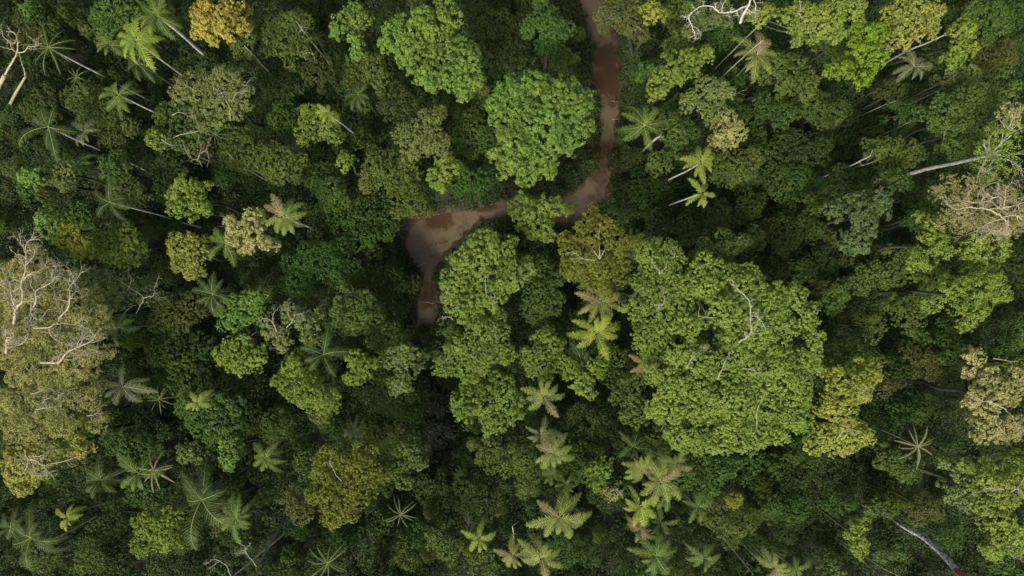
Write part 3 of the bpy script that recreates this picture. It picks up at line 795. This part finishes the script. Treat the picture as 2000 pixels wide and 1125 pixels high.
build_tree('fuzz', 'be', 30, [(2020,410,40),(1890,372,34),(1950,400,42),(1900,420,32),(1985,382,33),(1962,440,32),(1880,400,26)],
    'bare branching tree at the right edge with cream limbs over tan twigs', 2, 'tan', dens=.75, tdepth=3, paths=[
    [.24,1.9,(1932,395,-1.5),(1922,402,.4),(1912,406,.9),(1890,405,1),(1868,410,1)],
    [.24,1.8,(1913,405,.8),(1935,411,1),(1957,424,1),(1969,440,1),(1950,450,.7)],
    [.18,1.6,(1957,424,.8),(1980,421,1),(2000,431,1)],
    [.20,1.8,(1933,393,-.5),(1957,408,.8),(1963,390,1),(1964,375,.8)],
    [.18,1.7,(1957,406,.8),(1975,402,1),(2000,395,.8)],
    [.16,1.8,(1932,392,.2),(1938,385,.8),(1925,376,.8),(1917,366,.6)],
    [.14,1.8,(1935,388,.6),(1950,384,.9),(1955,388,.6)],
    [.16,1.8,(1930,393,.2),(1905,395,.8),(1880,392,.8)],
    [.14,1.8,(1957,428,.6),(1940,432,.8),(1920,442,.6),(1905,452,.4)]])
build_tree('fuzz', 'gy', 30, [(1360,14,24),(1420,14,28),(1354,50,16),(1388,38,18),(1470,10,18)],
    'sparse greyish crown with thick crooked white limbs at the top edge', 1, 'white', dens=1.0, tdepth=2, paths=[
    [.34,.9,(1446,44,-1.4),(1452,28,.2),(1462,10,.8),(1468,-8,1)],
    [.16,1.0,(1460,10,.5),(1440,20,.8),(1425,24,.8),(1405,24,.8),(1392,14,.7),(1370,12,.7),(1350,25,.6)],
    [.14,1.0,(1352,24,.5),(1345,35,.6),(1352,52,.6),(1357,68,.4)],[.10,.8,(1410,24,.6),(1412,10,.7),(1418,0,.6)],[.10,.7,(1472,0,.6),(1476,12,.7),(1474,25,.5)]])
build_tree('fuzz', 'br', 19, [(382,290,26),(400,300,20)],
    'twiggy brown tree of bare antler like limbs in the upper left', 0, 'pale', dens=.25, tdepth=2, paths=[
    [.10,.9,(395,325,-2),(388,313,0),(375,310,.6),(366,300,.8),(360,285,.6)],[.10,.9,(385,315,0),(390,300,.8),(393,285,1),(388,272,.6)],[.08,.8,(391,300,.6),(402,292,.9),(408,278,.6)],[.08,.8,(405,325,-1),(408,308,.3),(406,300,.6)]])
build_tree('fuzz', 'br', 18, [(600,108,18)], 'small curl of grey bare twigs at the left of the rosette crown', 0, 'pale', dens=.2, tdepth=1, paths=[
    [.07,.5,(598,118,-1),(593,107,.3),(602,102,.6),(612,108,.6),(615,118,.3)],[.06,.4,(612,106,.5),(608,98,.5)],[.05,.4,(593,107,.3),(588,110,.3)]])
build_tree('fuzz', 'be', 15, [(1205,962,20),(1190,972,16)], 'low twiggy dead crown between the palms at the bottom centre', 0, 'pale', dens=.4, tdepth=1, paths=[
    [.07,.6,(1205,975,-1),(1206,965,.3),(1198,955,.5)],[.07,.6,(1206,966,.2),(1216,958,.5)],[.06,.5,(1203,968,0),(1190,962,.4)]])

def dead_tree(h, base, label, paths, bark, group=None, cat='dead tree', name='dead_tree', depth=2, r0=.2):
    bx, by = px(*base, 0); bz = float(ground_z(np.array([bx]), np.array([by]))[0])
    O = np.array((bx, by, bz))
    root = bpy.data.objects.new(name, None); COL.objects.link(root); root.location = O
    x0, y0, dz = paths[0][2]; t = np.array((*px(x0, y0, h+dz), h+dz))
    T = Tubes(); tp = trunk_path((bx,by,bz-.3), t, .1); T.add(tp, np.linspace(r0*1.5, paths[0][0], len(tp)), 8)
    tr = link('trunk', T.mesh('trunk', BARK[bark], O), root)
    for p_ in paths: add_limb(p_, h, tr, O, bark, depth)
    tag(root, label, cat, group)
    return root
dead_tree(27, (-50, 270), 'bleached dead tree with crooked cream limbs at the top left edge', [
    [.26,.6,(10,146,-1.5),(24,120,0),(33,104,.4),(35,82,.6),(30,66,.6),(22,62,.5)],
    [.14,.8,(33,103,.3),(48,101,.6),(55,92,.7),(68,91,.7),(75,87,.6),(74,80,.5)],
    [.13,.7,(30,100,.3),(23,95,.6),(20,84,.7),(8,73,.7),(5,62,.6),(0,57,.5)],
    [.10,.6,(26,98,.4),(12,94,.6),(0,91,.5)],[.10,.6,(68,91,.6),(70,82,.7),(59,73,.5)],
    [.13,.6,(31,80,.5),(28,85,.6),(20,82,.5)]], 'tan', r0=.3)
dead_tree(25, (-10, 240), 'short pale snag leaning beside the bleached dead tree at the top left edge', [
    [.15,.3,(50,150,-2),(47,135,-.5),(41,118,.1),(38,104,.2)]], 'tan', depth=0, r0=.22)
dead_tree(19, (560, 1000), 'leafless white limbed dead tree forking upward at the bottom edge, left of centre', [
    [.12,.8,(502,1108,-3),(490,1092,-.5),(482,1082,0),(478,1068,.3),(470,1062,.2)],
    [.08,.7,(485,1085,0),(474,1075,.3),(465,1082,.3)],[.08,.6,(480,1072,.2),(488,1064,.3)]], 'pale', r0=.16)
dead_tree(17, (590, 1010), 'arching white dead branch at the bottom edge beside the leafless dead tree', [
    [.10,.7,(452,1128,-3),(443,1108,-.5),(430,1096,.2),(418,1092,.3),(405,1100,.1)],
    [.07,.7,(430,1096,.2),(420,1102,.3),(410,1110,.1)]], 'pale', r0=.14)

# the leaning mottled trunk at the bottom right: its crown is outside the picture
bx, by = px(1700, 985, 0); O = np.array((bx, by, -.3))
root = bpy.data.objects.new('leaning_snag', None); COL.objects.link(root); root.location = O
P_ = [(bx,by,-.5)] + [(*px(a,b,z), z) for a,b,z in ((1772,1032,13),(1800,1047,17),(1830,1072,21),(1855,1098,25),(1872,1118,28))]
pth = smooth_path(P_, 4); T = Tubes(); T.add(pth, np.linspace(.34,.46,len(pth)), 10)
tr = link('trunk', T.mesh('trunk', BARK['mottle'], O), root)
T = Tubes(); T.add(smooth_path([(*px(a,b,z), z) for a,b,z in ((1869,1115,27.5),(1878,1124,29),(1890,1135,30.5))], 3), np.linspace(.48,.5,7), 10)
tag(link('bark_sheath', T.mesh('bark_sheath', BARK['red'], O), tr), 'reddish bark at the upper end')
tag(root, 'tall bare trunk with mottled white and grey bark, reddish at its top, bottom right', 'trunk')

# ------------------------------------------------------------------ palms (x, y, height, radius px, palette, star, base, label)
PALMS = [
 (95,93,22,46,'dark',True,(300,200),'dark star shaped palm with a thin white trunk near the bleached dead tree'),
 (265,78,24,44,'lime',False,(420,195),'bright feathery palm left of and under the amber crown'),
 (215,88,22,42,'green',False,None,None),(308,30,25,46,'green',False,(470,160),'palm at the top edge with a thick white trunk beside the amber crown'),
 (268,125,18,36,'dark',False,None,None),(232,185,19,40,'green',False,(420,280),None),(150,150,15,22,'green',True,None,None),
 (95,248,23,62,'dark',False,(290,335),'large dark palm with long fronds near the left edge, upper part'),
 (165,258,19,34,'grey',False,None,None),(215,395,23,52,'dark',False,(400,445),'dark feather palm with trunk to its right, above the lime yellow crown'),
 (150,320,17,32,'dark',False,None,None),(420,262,17,26,'dark',True,None,None),
 (640,222,22,24,'lime',False,(730,290),'small lime palm with a short white trunk left of the greyish olive crown'),
 (700,185,16,34,'dark',False,None,None),(1258,245,15,62,'green',False,None,'drooping wide palm leaning over the right bank of the upper creek'),
 (1478,108,21,44,'pale',False,None,None),(1368,318,25,32,'lime',False,(1270,370),'upper one of the stacked twin lime palms with white trunks'),
 (1370,378,25,34,'lime',False,(1272,412),'lower one of the stacked twin lime palms with white trunks'),
 (1785,130,17,38,'grey',False,None,None),(1793,872,21,38,'grey',True,None,'pale greyish star shaped palm alone among dark trees at the lower right'),
 (1165,648,23,50,'lime',False,None,'bright lime feather palm in a dark gap under the gold olive dome'),
 (1172,590,22,46,'pale',False,None,'palm half hidden under the gold olive dome, fronds greyish at the tips'),
 (1135,705,18,38,'dark',False,None,None),(1062,772,22,40,'pale',False,None,None),(1055,848,19,38,'grey',False,None,None),
 (1080,885,23,42,'pale',False,None,None),(1078,925,19,30,'green',False,None,None),(1105,945,17,28,'green',False,None,None),
 (1237,872,20,44,'dark',False,None,'dark palm with clearly separate fronds in the gap below the giant crown'),
 (1252,915,22,34,'pale',False,None,None),(1290,940,24,48,'pale',False,None,None),(1248,988,23,42,'lime',False,None,None),
 (1300,965,22,38,'green',False,None,None),(1092,1010,25,52,'pale',False,None,'big pale palm at the bottom centre'),(1058,1088,24,46,'pale',False,None,None),
 (1002,1086,21,30,'pale',False,None,None),(1362,990,21,38,'green',False,None,None),
 (1280,1085,23,54,'green',False,None,None),(1376,1090,22,38,'green',False,None,None),(1262,715,21,36,'tan',False,None,'tan tipped palm poking out from under the left side of the giant crown'),
 (1252,1035,20,30,'tan',False,None,None),(1515,1108,22,34,'pale',False,None,None),(1555,1112,20,30,'green',False,None,None),
 (555,425,22,44,'pale',False,(660,468),'palm with a curved white trunk on a dark patch, left of the creek bend'),
 (440,475,19,46,'green',False,None,None),(415,575,20,46,'dark',False,None,'dark palm with five broad fronds, right of the brownish tree'),
 (232,640,22,44,'green',False,None,None),(240,755,22,52,'grey',False,None,'large greyish palm beside the left edge giant'),
 (310,780,17,26,'dark',True,None,None),(385,787,24,26,'lime',False,(500,735),'little lime palm with white trunk standing over a dense green crown'),
 (632,692,21,52,'dark',False,None,'dark star shaped palm left of the compact lime green round crown'),
 (198,938,22,48,'dark',False,(330,880),None),(272,925,22,52,'green',False,None,None),(300,918,19,34,'tan',True,None,None),
 (132,1012,20,28,'lime',False,None,None),(62,1050,21,62,'dark',False,None,None),(395,975,20,82,'dark',False,None,'very long fronded dark palm at the bottom left'),
 (462,1012,22,46,'green',False,None,None),(518,895,22,36,'green',False,None,'small rounded green palm above the brownish crown at the lower left'),
 (640,1100,19,42,'dark',True,None,None),(782,1005,16,36,'dark',True,None,None),
 (690,840,17,26,'grey',False,None,None),(935,1052,21,36,'lime',False,None,'lime palm with one long frond pointing left, bottom centre left'),
 (1290,1020,19,34,'green',False,None,None),(1320,905,19,30,'pale',False,None,None),(20,1030,18,42,'dark',False,None,None),
 (1930,585,14,34,'green',False,None,None),(620,75,12,24,'dark',False,None,None),
]
for (x,y,h,r,pal,star,base,label) in PALMS:
    build_palm(x, y, h, r, pal, label, star, base=base, tr=(.25 if x == 308 else .13) if base else .11, bark='white' if base else 'palm', nf=7 if (label and 'separate' in label) else (11 if star else None))

# ------------------------------------------------------------------ thin trunks standing in the gaps (x0,y0 lower end ... x1,y1 upper end)
STICKS = [
 (1338,1060,12,1358,1085,19,.09,'pale'),(1448,1093,14,1470,1120,20,.10,'pale'),(1475,1087,14,1497,1104,20,.09,'pale'),(1003,1062,8,1001,1028,17,.09,'white'),
 (1775,98,13,1845,68,22,.13,'white'),(1838,162,13,1862,150,19,.08,'pale'),(1820,183,12,1840,174,18,.07,'pale'),(1725,206,11,1750,197,16,.07,'pale'),
 (1665,322,13,1700,304,20,.13,'white'),(1676,325,12,1716,311,19,.08,'pale'),(1465,66,18,1500,35,24,.09,'tan'),(1690,1100,14,1718,1126,20,.07,'pale'),
 (1712,1102,14,1760,1127,20,.06,'pale'),(582,46,22,597,66,18,.09,'white'),(478,90,22,512,127,15,.11,'pale'),(444,297,20,476,326,13,.09,'pale'),(315,272,19,342,285,15,.12,'white'),
 (340,268,16,428,242,20,.06,'pale'),(1290,265,20,1277,274,15,.17,'white'),(1470,95,22,1490,78,24,.07,'tan'),(1752,250,10,1780,236,15,.07,'pale'),
 (75,1073,12,130,1040,8,.16,'tan'),
]
for (x0,y0,z0,x1,y1,z1,r,bk) in STICKS:
    a = np.array((*px(x0,y0,z0), z0)); b = np.array((*px(x1,y1,z1), z1))
    if z0 > z1: a, b = b, a
    d = (b-a); d /= np.linalg.norm(d)
    # carried straight down to the ground
    g = a.copy(); g[:2] -= d[:2]*a[2]/max(d[2], .3)*0.35; g[:2] = off_creek(*g[:2]); g[2] = float(ground_z(g[:1], g[1:2])[0]) - .2
    T = Tubes(); pth = smooth_path([g, (g+a)/2, a, (a+b)/2 + rng.normal(size=3)*.06, b], 3)
    T.add(pth, np.linspace(r*1.25, r*.8, len(pth)), 7)
    # broken stubs near the top
    for k in range(3):
        q = pth[-1-2*k]; T.add([q, q + rng.normal(size=3)*np.array((.5,.5,.2))], [r*.3, r*.1], 4)
    o = link('bare_pole', T.mesh('bare_pole', BARK[bk], g), None, g)
    THINGS.append([o, (x0+x1)/2, (y0+y1)/2, 20, 'S'+bk, None, 'bare trunk', z1])

# driftwood and fallen branches lying across the creek
for (pts, z, r, lab) in (([(1163,201),(1180,194),(1200,194),(1218,198)], .25, .05, 'thin arched branch lying across the upper creek'),
                         ([(1180,330),(1188,345),(1197,358),(1204,369)], .1, .08, 'grey log lying along the right bank of the creek'),
                         ([(812,520),(820,518),(828,512)], .1, .06, 'short pale branch on the left bank of the creek bend'),
                         ([(826,590),(838,592),(852,595),(862,600)], .3, .06, 'pale branch lying across the lower creek'),
                         ([(1197,231),(1204,230),(1212,231)], .2, .05, 'short stick at the right edge of the upper creek')):
    P_ = [np.array((*px(a,b,z), 0)) for a,b in pts]
    for q in P_: q[2] = max(float(ground_z(q[:1], q[1:2])[0]), -0.93) + r*.6
    T = Tubes(); pth = smooth_path(P_, 4, .03); T.add(pth, np.linspace(r, r*.5, len(pth)), 6)
    for k in range(2): twigs(T, pth[random.randint(3, len(pth)-2)], np.array((rng.normal(), rng.normal(), .1)), .7, r*.4, 0)
    c = pth[0]
    tag(link('fallen_branch', T.mesh('fallen_branch', BARK['pale' if 'log' not in lab else 'grey'], c), None, c), lab, 'branch', 'fallen wood in the creek')

# ------------------------------------------------------------------ understory trees that fill the gaps
UT = []
for k in range(10):
    st = ('mid','fine','mid','leafy','mid')[k % 5]; R = 2.6
    B = [(0,0,R)] + [(R*.75*math.cos(a), R*.75*math.sin(a), R*.55) for a in rng.uniform(0, 6.28, 2 + k % 3)]
    V, F, tone, Lb = crown_arrays(B, 9.0, st, 1.0, .95)
    T = Tubes(); tp = trunk_path((0,0,-.4), (0,0,6.8), .2); T.add(tp, np.linspace(.17,.09,len(tp)), 6)
    for q in Lb[:5]: T.add([(0,0,6.6), q[:3]*np.array((.5,.5,1)) - np.array((0,0,1.0)), q[:3]], [.08,.05,.03], 4)
    me = {}
    UT.append((V, F, tone, T.mesh('trunk', BARK['grey'])))
UM = {}
def ut_mesh(k, pal):
    if (k, pal) not in UM:
        V, F, tone, _ = UT[k]; UM[(k, pal)] = mesh_from('crown', V, F, LEAFMATS[pal], tone)
    return UM[(k, pal)]
DISCS = []
for ln in TREES.strip().split('\n'):
    f = ln.split(';')
    for b in f[3].split(): DISCS.append(tuple(float(v) for v in b.split(',')))
DISCS += [(60,600,110),(40,720,60),(90,800,80),(50,900,60),(1930,400,60),(1400,20,50)]
for p_ in PALMS: DISCS.append((p_[0], p_[1], p_[3]*.55))
DISCS = np.array(DISCS)
CLEAR = [(s[0],s[1],s[3],s[4]) for s in STICKS] + [(1772,1032,1880,1122),(1815,335,1940,318),(325,48,372,88),(310,95,340,118),(235,94,255,110),(125,105,200,145),
   (190,125,215,140),(255,180,292,202),(140,262,200,290),(265,425,310,440),(575,438,605,450),(655,235,672,252),(1322,355,1350,340),(1332,388,1352,378),(142,1005,190,980),(400,782,423,775)]
def seg_d(x, y, s):
    ax, ay, bx_, by_ = s; dx, dy = bx_-ax, by_-ay; t = max(0, min(1, ((x-ax)*dx+(y-ay)*dy)/(dx*dx+dy*dy+1e-6)))
    return math.hypot(x-ax-t*dx, y-ay-t*dy)
put = []
UR = random.Random(11)
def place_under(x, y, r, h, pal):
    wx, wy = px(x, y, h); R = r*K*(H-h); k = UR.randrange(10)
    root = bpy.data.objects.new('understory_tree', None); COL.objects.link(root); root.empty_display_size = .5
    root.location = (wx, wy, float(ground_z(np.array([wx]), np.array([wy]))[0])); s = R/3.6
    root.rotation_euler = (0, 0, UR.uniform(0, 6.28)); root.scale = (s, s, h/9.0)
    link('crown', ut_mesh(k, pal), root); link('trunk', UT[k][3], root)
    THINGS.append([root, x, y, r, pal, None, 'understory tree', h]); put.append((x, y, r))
# low trees round the feet of the palms
for p_ in PALMS:
    x, y, h = p_[0], p_[1], p_[2]
    if h < 19: continue
    sx, sy = px(*p_[6], 0) if p_[6] else px(x, y, h)
    cx_, cy_ = px(x, y, h); t = .34
    wx, wy = sx + (cx_-sx)*t, sy + (cy_-sy)*t; hh = UR.uniform(12, 15)
    ix, iy = 1000 + wx/((H-hh)*K), 562.5 - wy/((H-hh)*K)
    if float(creek_dist(np.array([wx]), np.array([wy]))[0]) < 3.5 or (np.hypot(np.array([q[0]-ix for q in put] or [999]), np.array([q[1]-iy for q in put] or [999])) < 26).any(): continue
    place_under(ix, iy, UR.uniform(27, 36), hh, UR.choice(['dk','dg','dg','mg','do']))
N0 = len(put)
for tries in range(14000):
    if len(put) >= N0 + 262: break
    x = UR.uniform(-130, 2130); y = UR.uniform(-90, 1215)
    r = UR.uniform(30, 51); h = UR.uniform(9, 15.5)
    if len(put) > N0+205: r = UR.uniform(17, 27); h = UR.uniform(14, 18.5)
    dd = np.hypot(DISCS[:,0]-x, DISCS[:,1]-y)
    if (dd < DISCS[:,2]*(0.62 if len(put) <= N0+205 else .95)).any(): continue
    if any(math.hypot(x-a, y-b) < (r+c)*(.60 if len(put) <= N0+205 else .45) for a,b,c in put): continue
    if any(seg_d(x, y, s) < r*.9 for s in CLEAR): continue
    wx, wy = px(x, y, h); R = r*K*(H-h)
    # leave the creek open as seen in the photograph and on the ground
    gxp, gyp = px(x, y, 0)
    if float(creek_dist(np.array([gxp]), np.array([gyp]))[0]) < R*1.0 and y < 640: continue
    if float(creek_dist(np.array([wx]), np.array([wy]))[0]) < 0.6 and y < 640: continue
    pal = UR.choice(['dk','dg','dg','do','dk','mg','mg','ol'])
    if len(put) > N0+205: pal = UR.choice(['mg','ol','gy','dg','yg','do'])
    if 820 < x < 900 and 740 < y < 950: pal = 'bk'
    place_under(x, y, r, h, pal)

# ------------------------------------------------------------------ undergrowth: low leaves nobody could count
nb = 24000
bxs = rng.uniform(-112, 112, nb); bys = rng.uniform(-66, 66, nb)
cdb = creek_dist(bxs, bys) + 0.45*rough(bxs*.7, bys*.7) + np.where(bys < -7.0, 4, 0)
br_ = rng.uniform(.6, 1.7, len(bxs))
k = cdb > -0.45 + br_*.40; bxs, bys, cdb, br_ = bxs[k], bys[k], cdb[k], br_[k]
mound = 3.0 + 2.4*np.sin(bxs*.43+1.1*np.sin(bys*.31))*np.cos(bys*.39+.9*np.sin(bxs*.27))
bz_ = ground_z(bxs, bys) + (rng.uniform(.25, 1, len(bxs))*mound + .3)*np.clip(cdb/6, .12, 1)
ci = np.repeat(np.arange(len(bxs)), (26 + 26*br_**1.6).astype(int)); m_ = len(ci)
v = norm(rng.normal(size=(m_,3)) + np.array((0,0,.5)))
P_ = np.stack([bxs[ci], bys[ci], bz_[ci]], 1) + v*(br_[ci]*rng.uniform(.6,1.05,m_))[:,None]*np.array((1,1,.7))
V, F = leaves(P_, norm(v*.7 + rng.normal(size=(m_,3))*.5 + np.array((0,0,.5))), .42, .22)
tone = .5*rng.uniform(0,1,len(bxs))[ci] + .5*rng.uniform(0,1,m_)
tag(link('undergrowth', mesh_from('undergrowth', V, F, LEAFMATS['dk'], tone)), 'low dark undergrowth covering the forest floor between the trees', 'undergrowth', kind='stuff')

# ------------------------------------------------------------------ labels
MARKS = [(405,35,'the amber crown'),(30,100,'the bleached dead tree'),(395,175,'the pale open crown'),(850,85,'the huge rosette crown'),
 (1055,240,'the bright crown beside the upper creek'),(1330,125,'the pointed yellowish green crown'),(1700,90,'the vivid green crown'),(1897,70,'the cone shaped crown'),
 (1370,350,'the twin lime palms'),(1930,400,'the bare branching tree'),(1700,430,'the cool green rosette crown'),(1450,720,'the giant crown'),(1165,490,'the gold olive dome'),
 (860,450,'the bend of the creek'),(930,550,'the crown inside the creek bend'),(552,425,'the palm with curved white trunk'),(355,380,'the two lobed bright crown'),
 (60,600,'the bare limbed giant'),(60,900,'the tan gold crown'),(665,950,'the gold olive mottled crown'),(1793,872,'the pale star shaped palm'),(1820,1075,'the mottled bare trunk'),
 (1680,830,'the yellow crown'),(1165,648,'the bright lime feather palm'),(1092,1010,'the big pale palm'),(385,960,'the long fronded palm'),(395,805,'the green crown under the lime palm'),
 (345,710,'the wide dark green dome'),(1190,100,'the top of the creek'),(110,455,'the lime yellow crown'),(940,690,'the wide greyish green crown'),(1237,872,'the separate fronded dark palm'),
 (560,630,'the twisted white limbs'),(835,260,'the greyish olive crown'),(1970,1000,'the pale gold corner crown'),(1900,240,'the broad right hand green crown'),(1443,983,'the tiny round yellow treetop')]
def direction(dx, dy):
    a = math.degrees(math.atan2(-dy, dx)) % 360
    return ['right of','upper right of','above','upper left of','left of','lower left of','below','lower right of'][int((a+22.5)//45) % 8]
WORDS = {'Pt': 'tan', 'Sp': ''}
def colour(p):
    if p[0] == 'P': return PWORD[p[1:]]
    if p[0] == 'S': return {'pale':'pale','white':'whitish','tan':'tan'}[p[1:]]
    return PAL[p][3]
ORD = ['nearest','second','third','fourth','fifth','sixth','seventh','eighth','ninth','tenth']
groups = {}
for t in THINGS:
    o, x, y, r, pal, lab, noun, h = t
    cat = 'palm' if 'palm' in noun else ('trunk' if 'trunk' in noun else 'tree')
    grp = {'palm':'palms rising among the crowns','trunk':'bare trunks standing in the gaps','tree':'rainforest canopy trees'}[cat]
    if noun == 'understory tree': grp = 'dark understory trees in the gaps'
    o['category'] = cat; o['group'] = grp
    if lab: o['label'] = lab; continue
    ds = sorted((math.hypot(x-a, y-b), nme, a, b) for a, b, nme in MARKS)
    ds = [d for d in ds if d[0] > 12]
    d, nme, a, b = ds[0]
    size = '' if noun in ('bare trunk',) else ('small ' if r < 33 else ('medium ' if r < 55 else 'broad '))
    what = {'tree':'crown','palm':'palm','star palm':'star palm','understory tree':'treetop','bare trunk':'bare trunk'}[noun]
    key = (size + colour(pal) + ' ' + what, direction(x-a, y-b), nme)
    groups.setdefault(key, []).append((d, o))
for (what, dr, nme), lst in groups.items():
    lst.sort(key=lambda q: q[0])
    for i, (d, o) in enumerate(lst):
        if len(lst) == 1: o['label'] = f'{what} {dr} {nme}'
        else: o['label'] = f'{what} {dr} {nme}, {ORD[min(i,9)]}' + ('' if i == 0 else ' nearest')

# ------------------------------------------------------------------ light, sky, camera
SUN_EL, SUN_AZ = 52.0, 205.0         # azimuth clockwise from the top of the picture: light comes from the bottom, a little left
w = bpy.data.worlds.new("World"); scene.world = w; w.use_nodes = True
nt = w.node_tree; bg = nt.nodes['Background']; sky = nt.nodes.new('ShaderNodeTexSky'); sky.sky_type = 'NISHITA'; sky.sun_disc = False
sky.sun_elevation = math.radians(SUN_EL); sky.sun_rotation = math.radians(SUN_AZ); sky.air_density = 1.3; sky.dust_density = 5.0; sky.ozone_density = 0.6
nt.links.new(sky.outputs[0], bg.inputs[0]); bg.inputs[1].default_value = 0.092
sd = bpy.data.lights.new('sun', 'SUN'); sd.energy = 2.2; sd.angle = math.radians(16); sd.color = (1.0, 0.95, 0.84)
so = bpy.data.objects.new('sun', sd); COL.objects.link(so)
el, az = math.radians(SUN_EL), math.radians(SUN_AZ)
dirv = Vector((math.sin(az)*math.cos(el), math.cos(az)*math.cos(el), math.sin(el)))
so.rotation_euler = dirv.to_track_quat('Z', 'Y').to_euler(); so.location = dirv*120
cam = bpy.data.cameras.new('camera'); co = bpy.data.objects.new('camera', cam); COL.objects.link(co)
cam.lens = 24; cam.sensor_width = 36; cam.sensor_fit = 'HORIZONTAL'; cam.clip_start = 1; cam.clip_end = 9000
co.location = (0, 0, H); co.rotation_euler = (0, 0, 0)
scene.camera = co
scene.view_settings.view_transform = 'Standard'; scene.view_settings.look = 'None'; scene.view_settings.gamma = 1
scene.view_settings.exposure = 0.92
scene.render.engine = 'CYCLES'
scene.cycles.max_bounces = 6; scene.cycles.diffuse_bounces = 3; scene.cycles.transmission_bounces = 3; scene.cycles.glossy_bounces = 2
scene.cycles.use_denoising = True
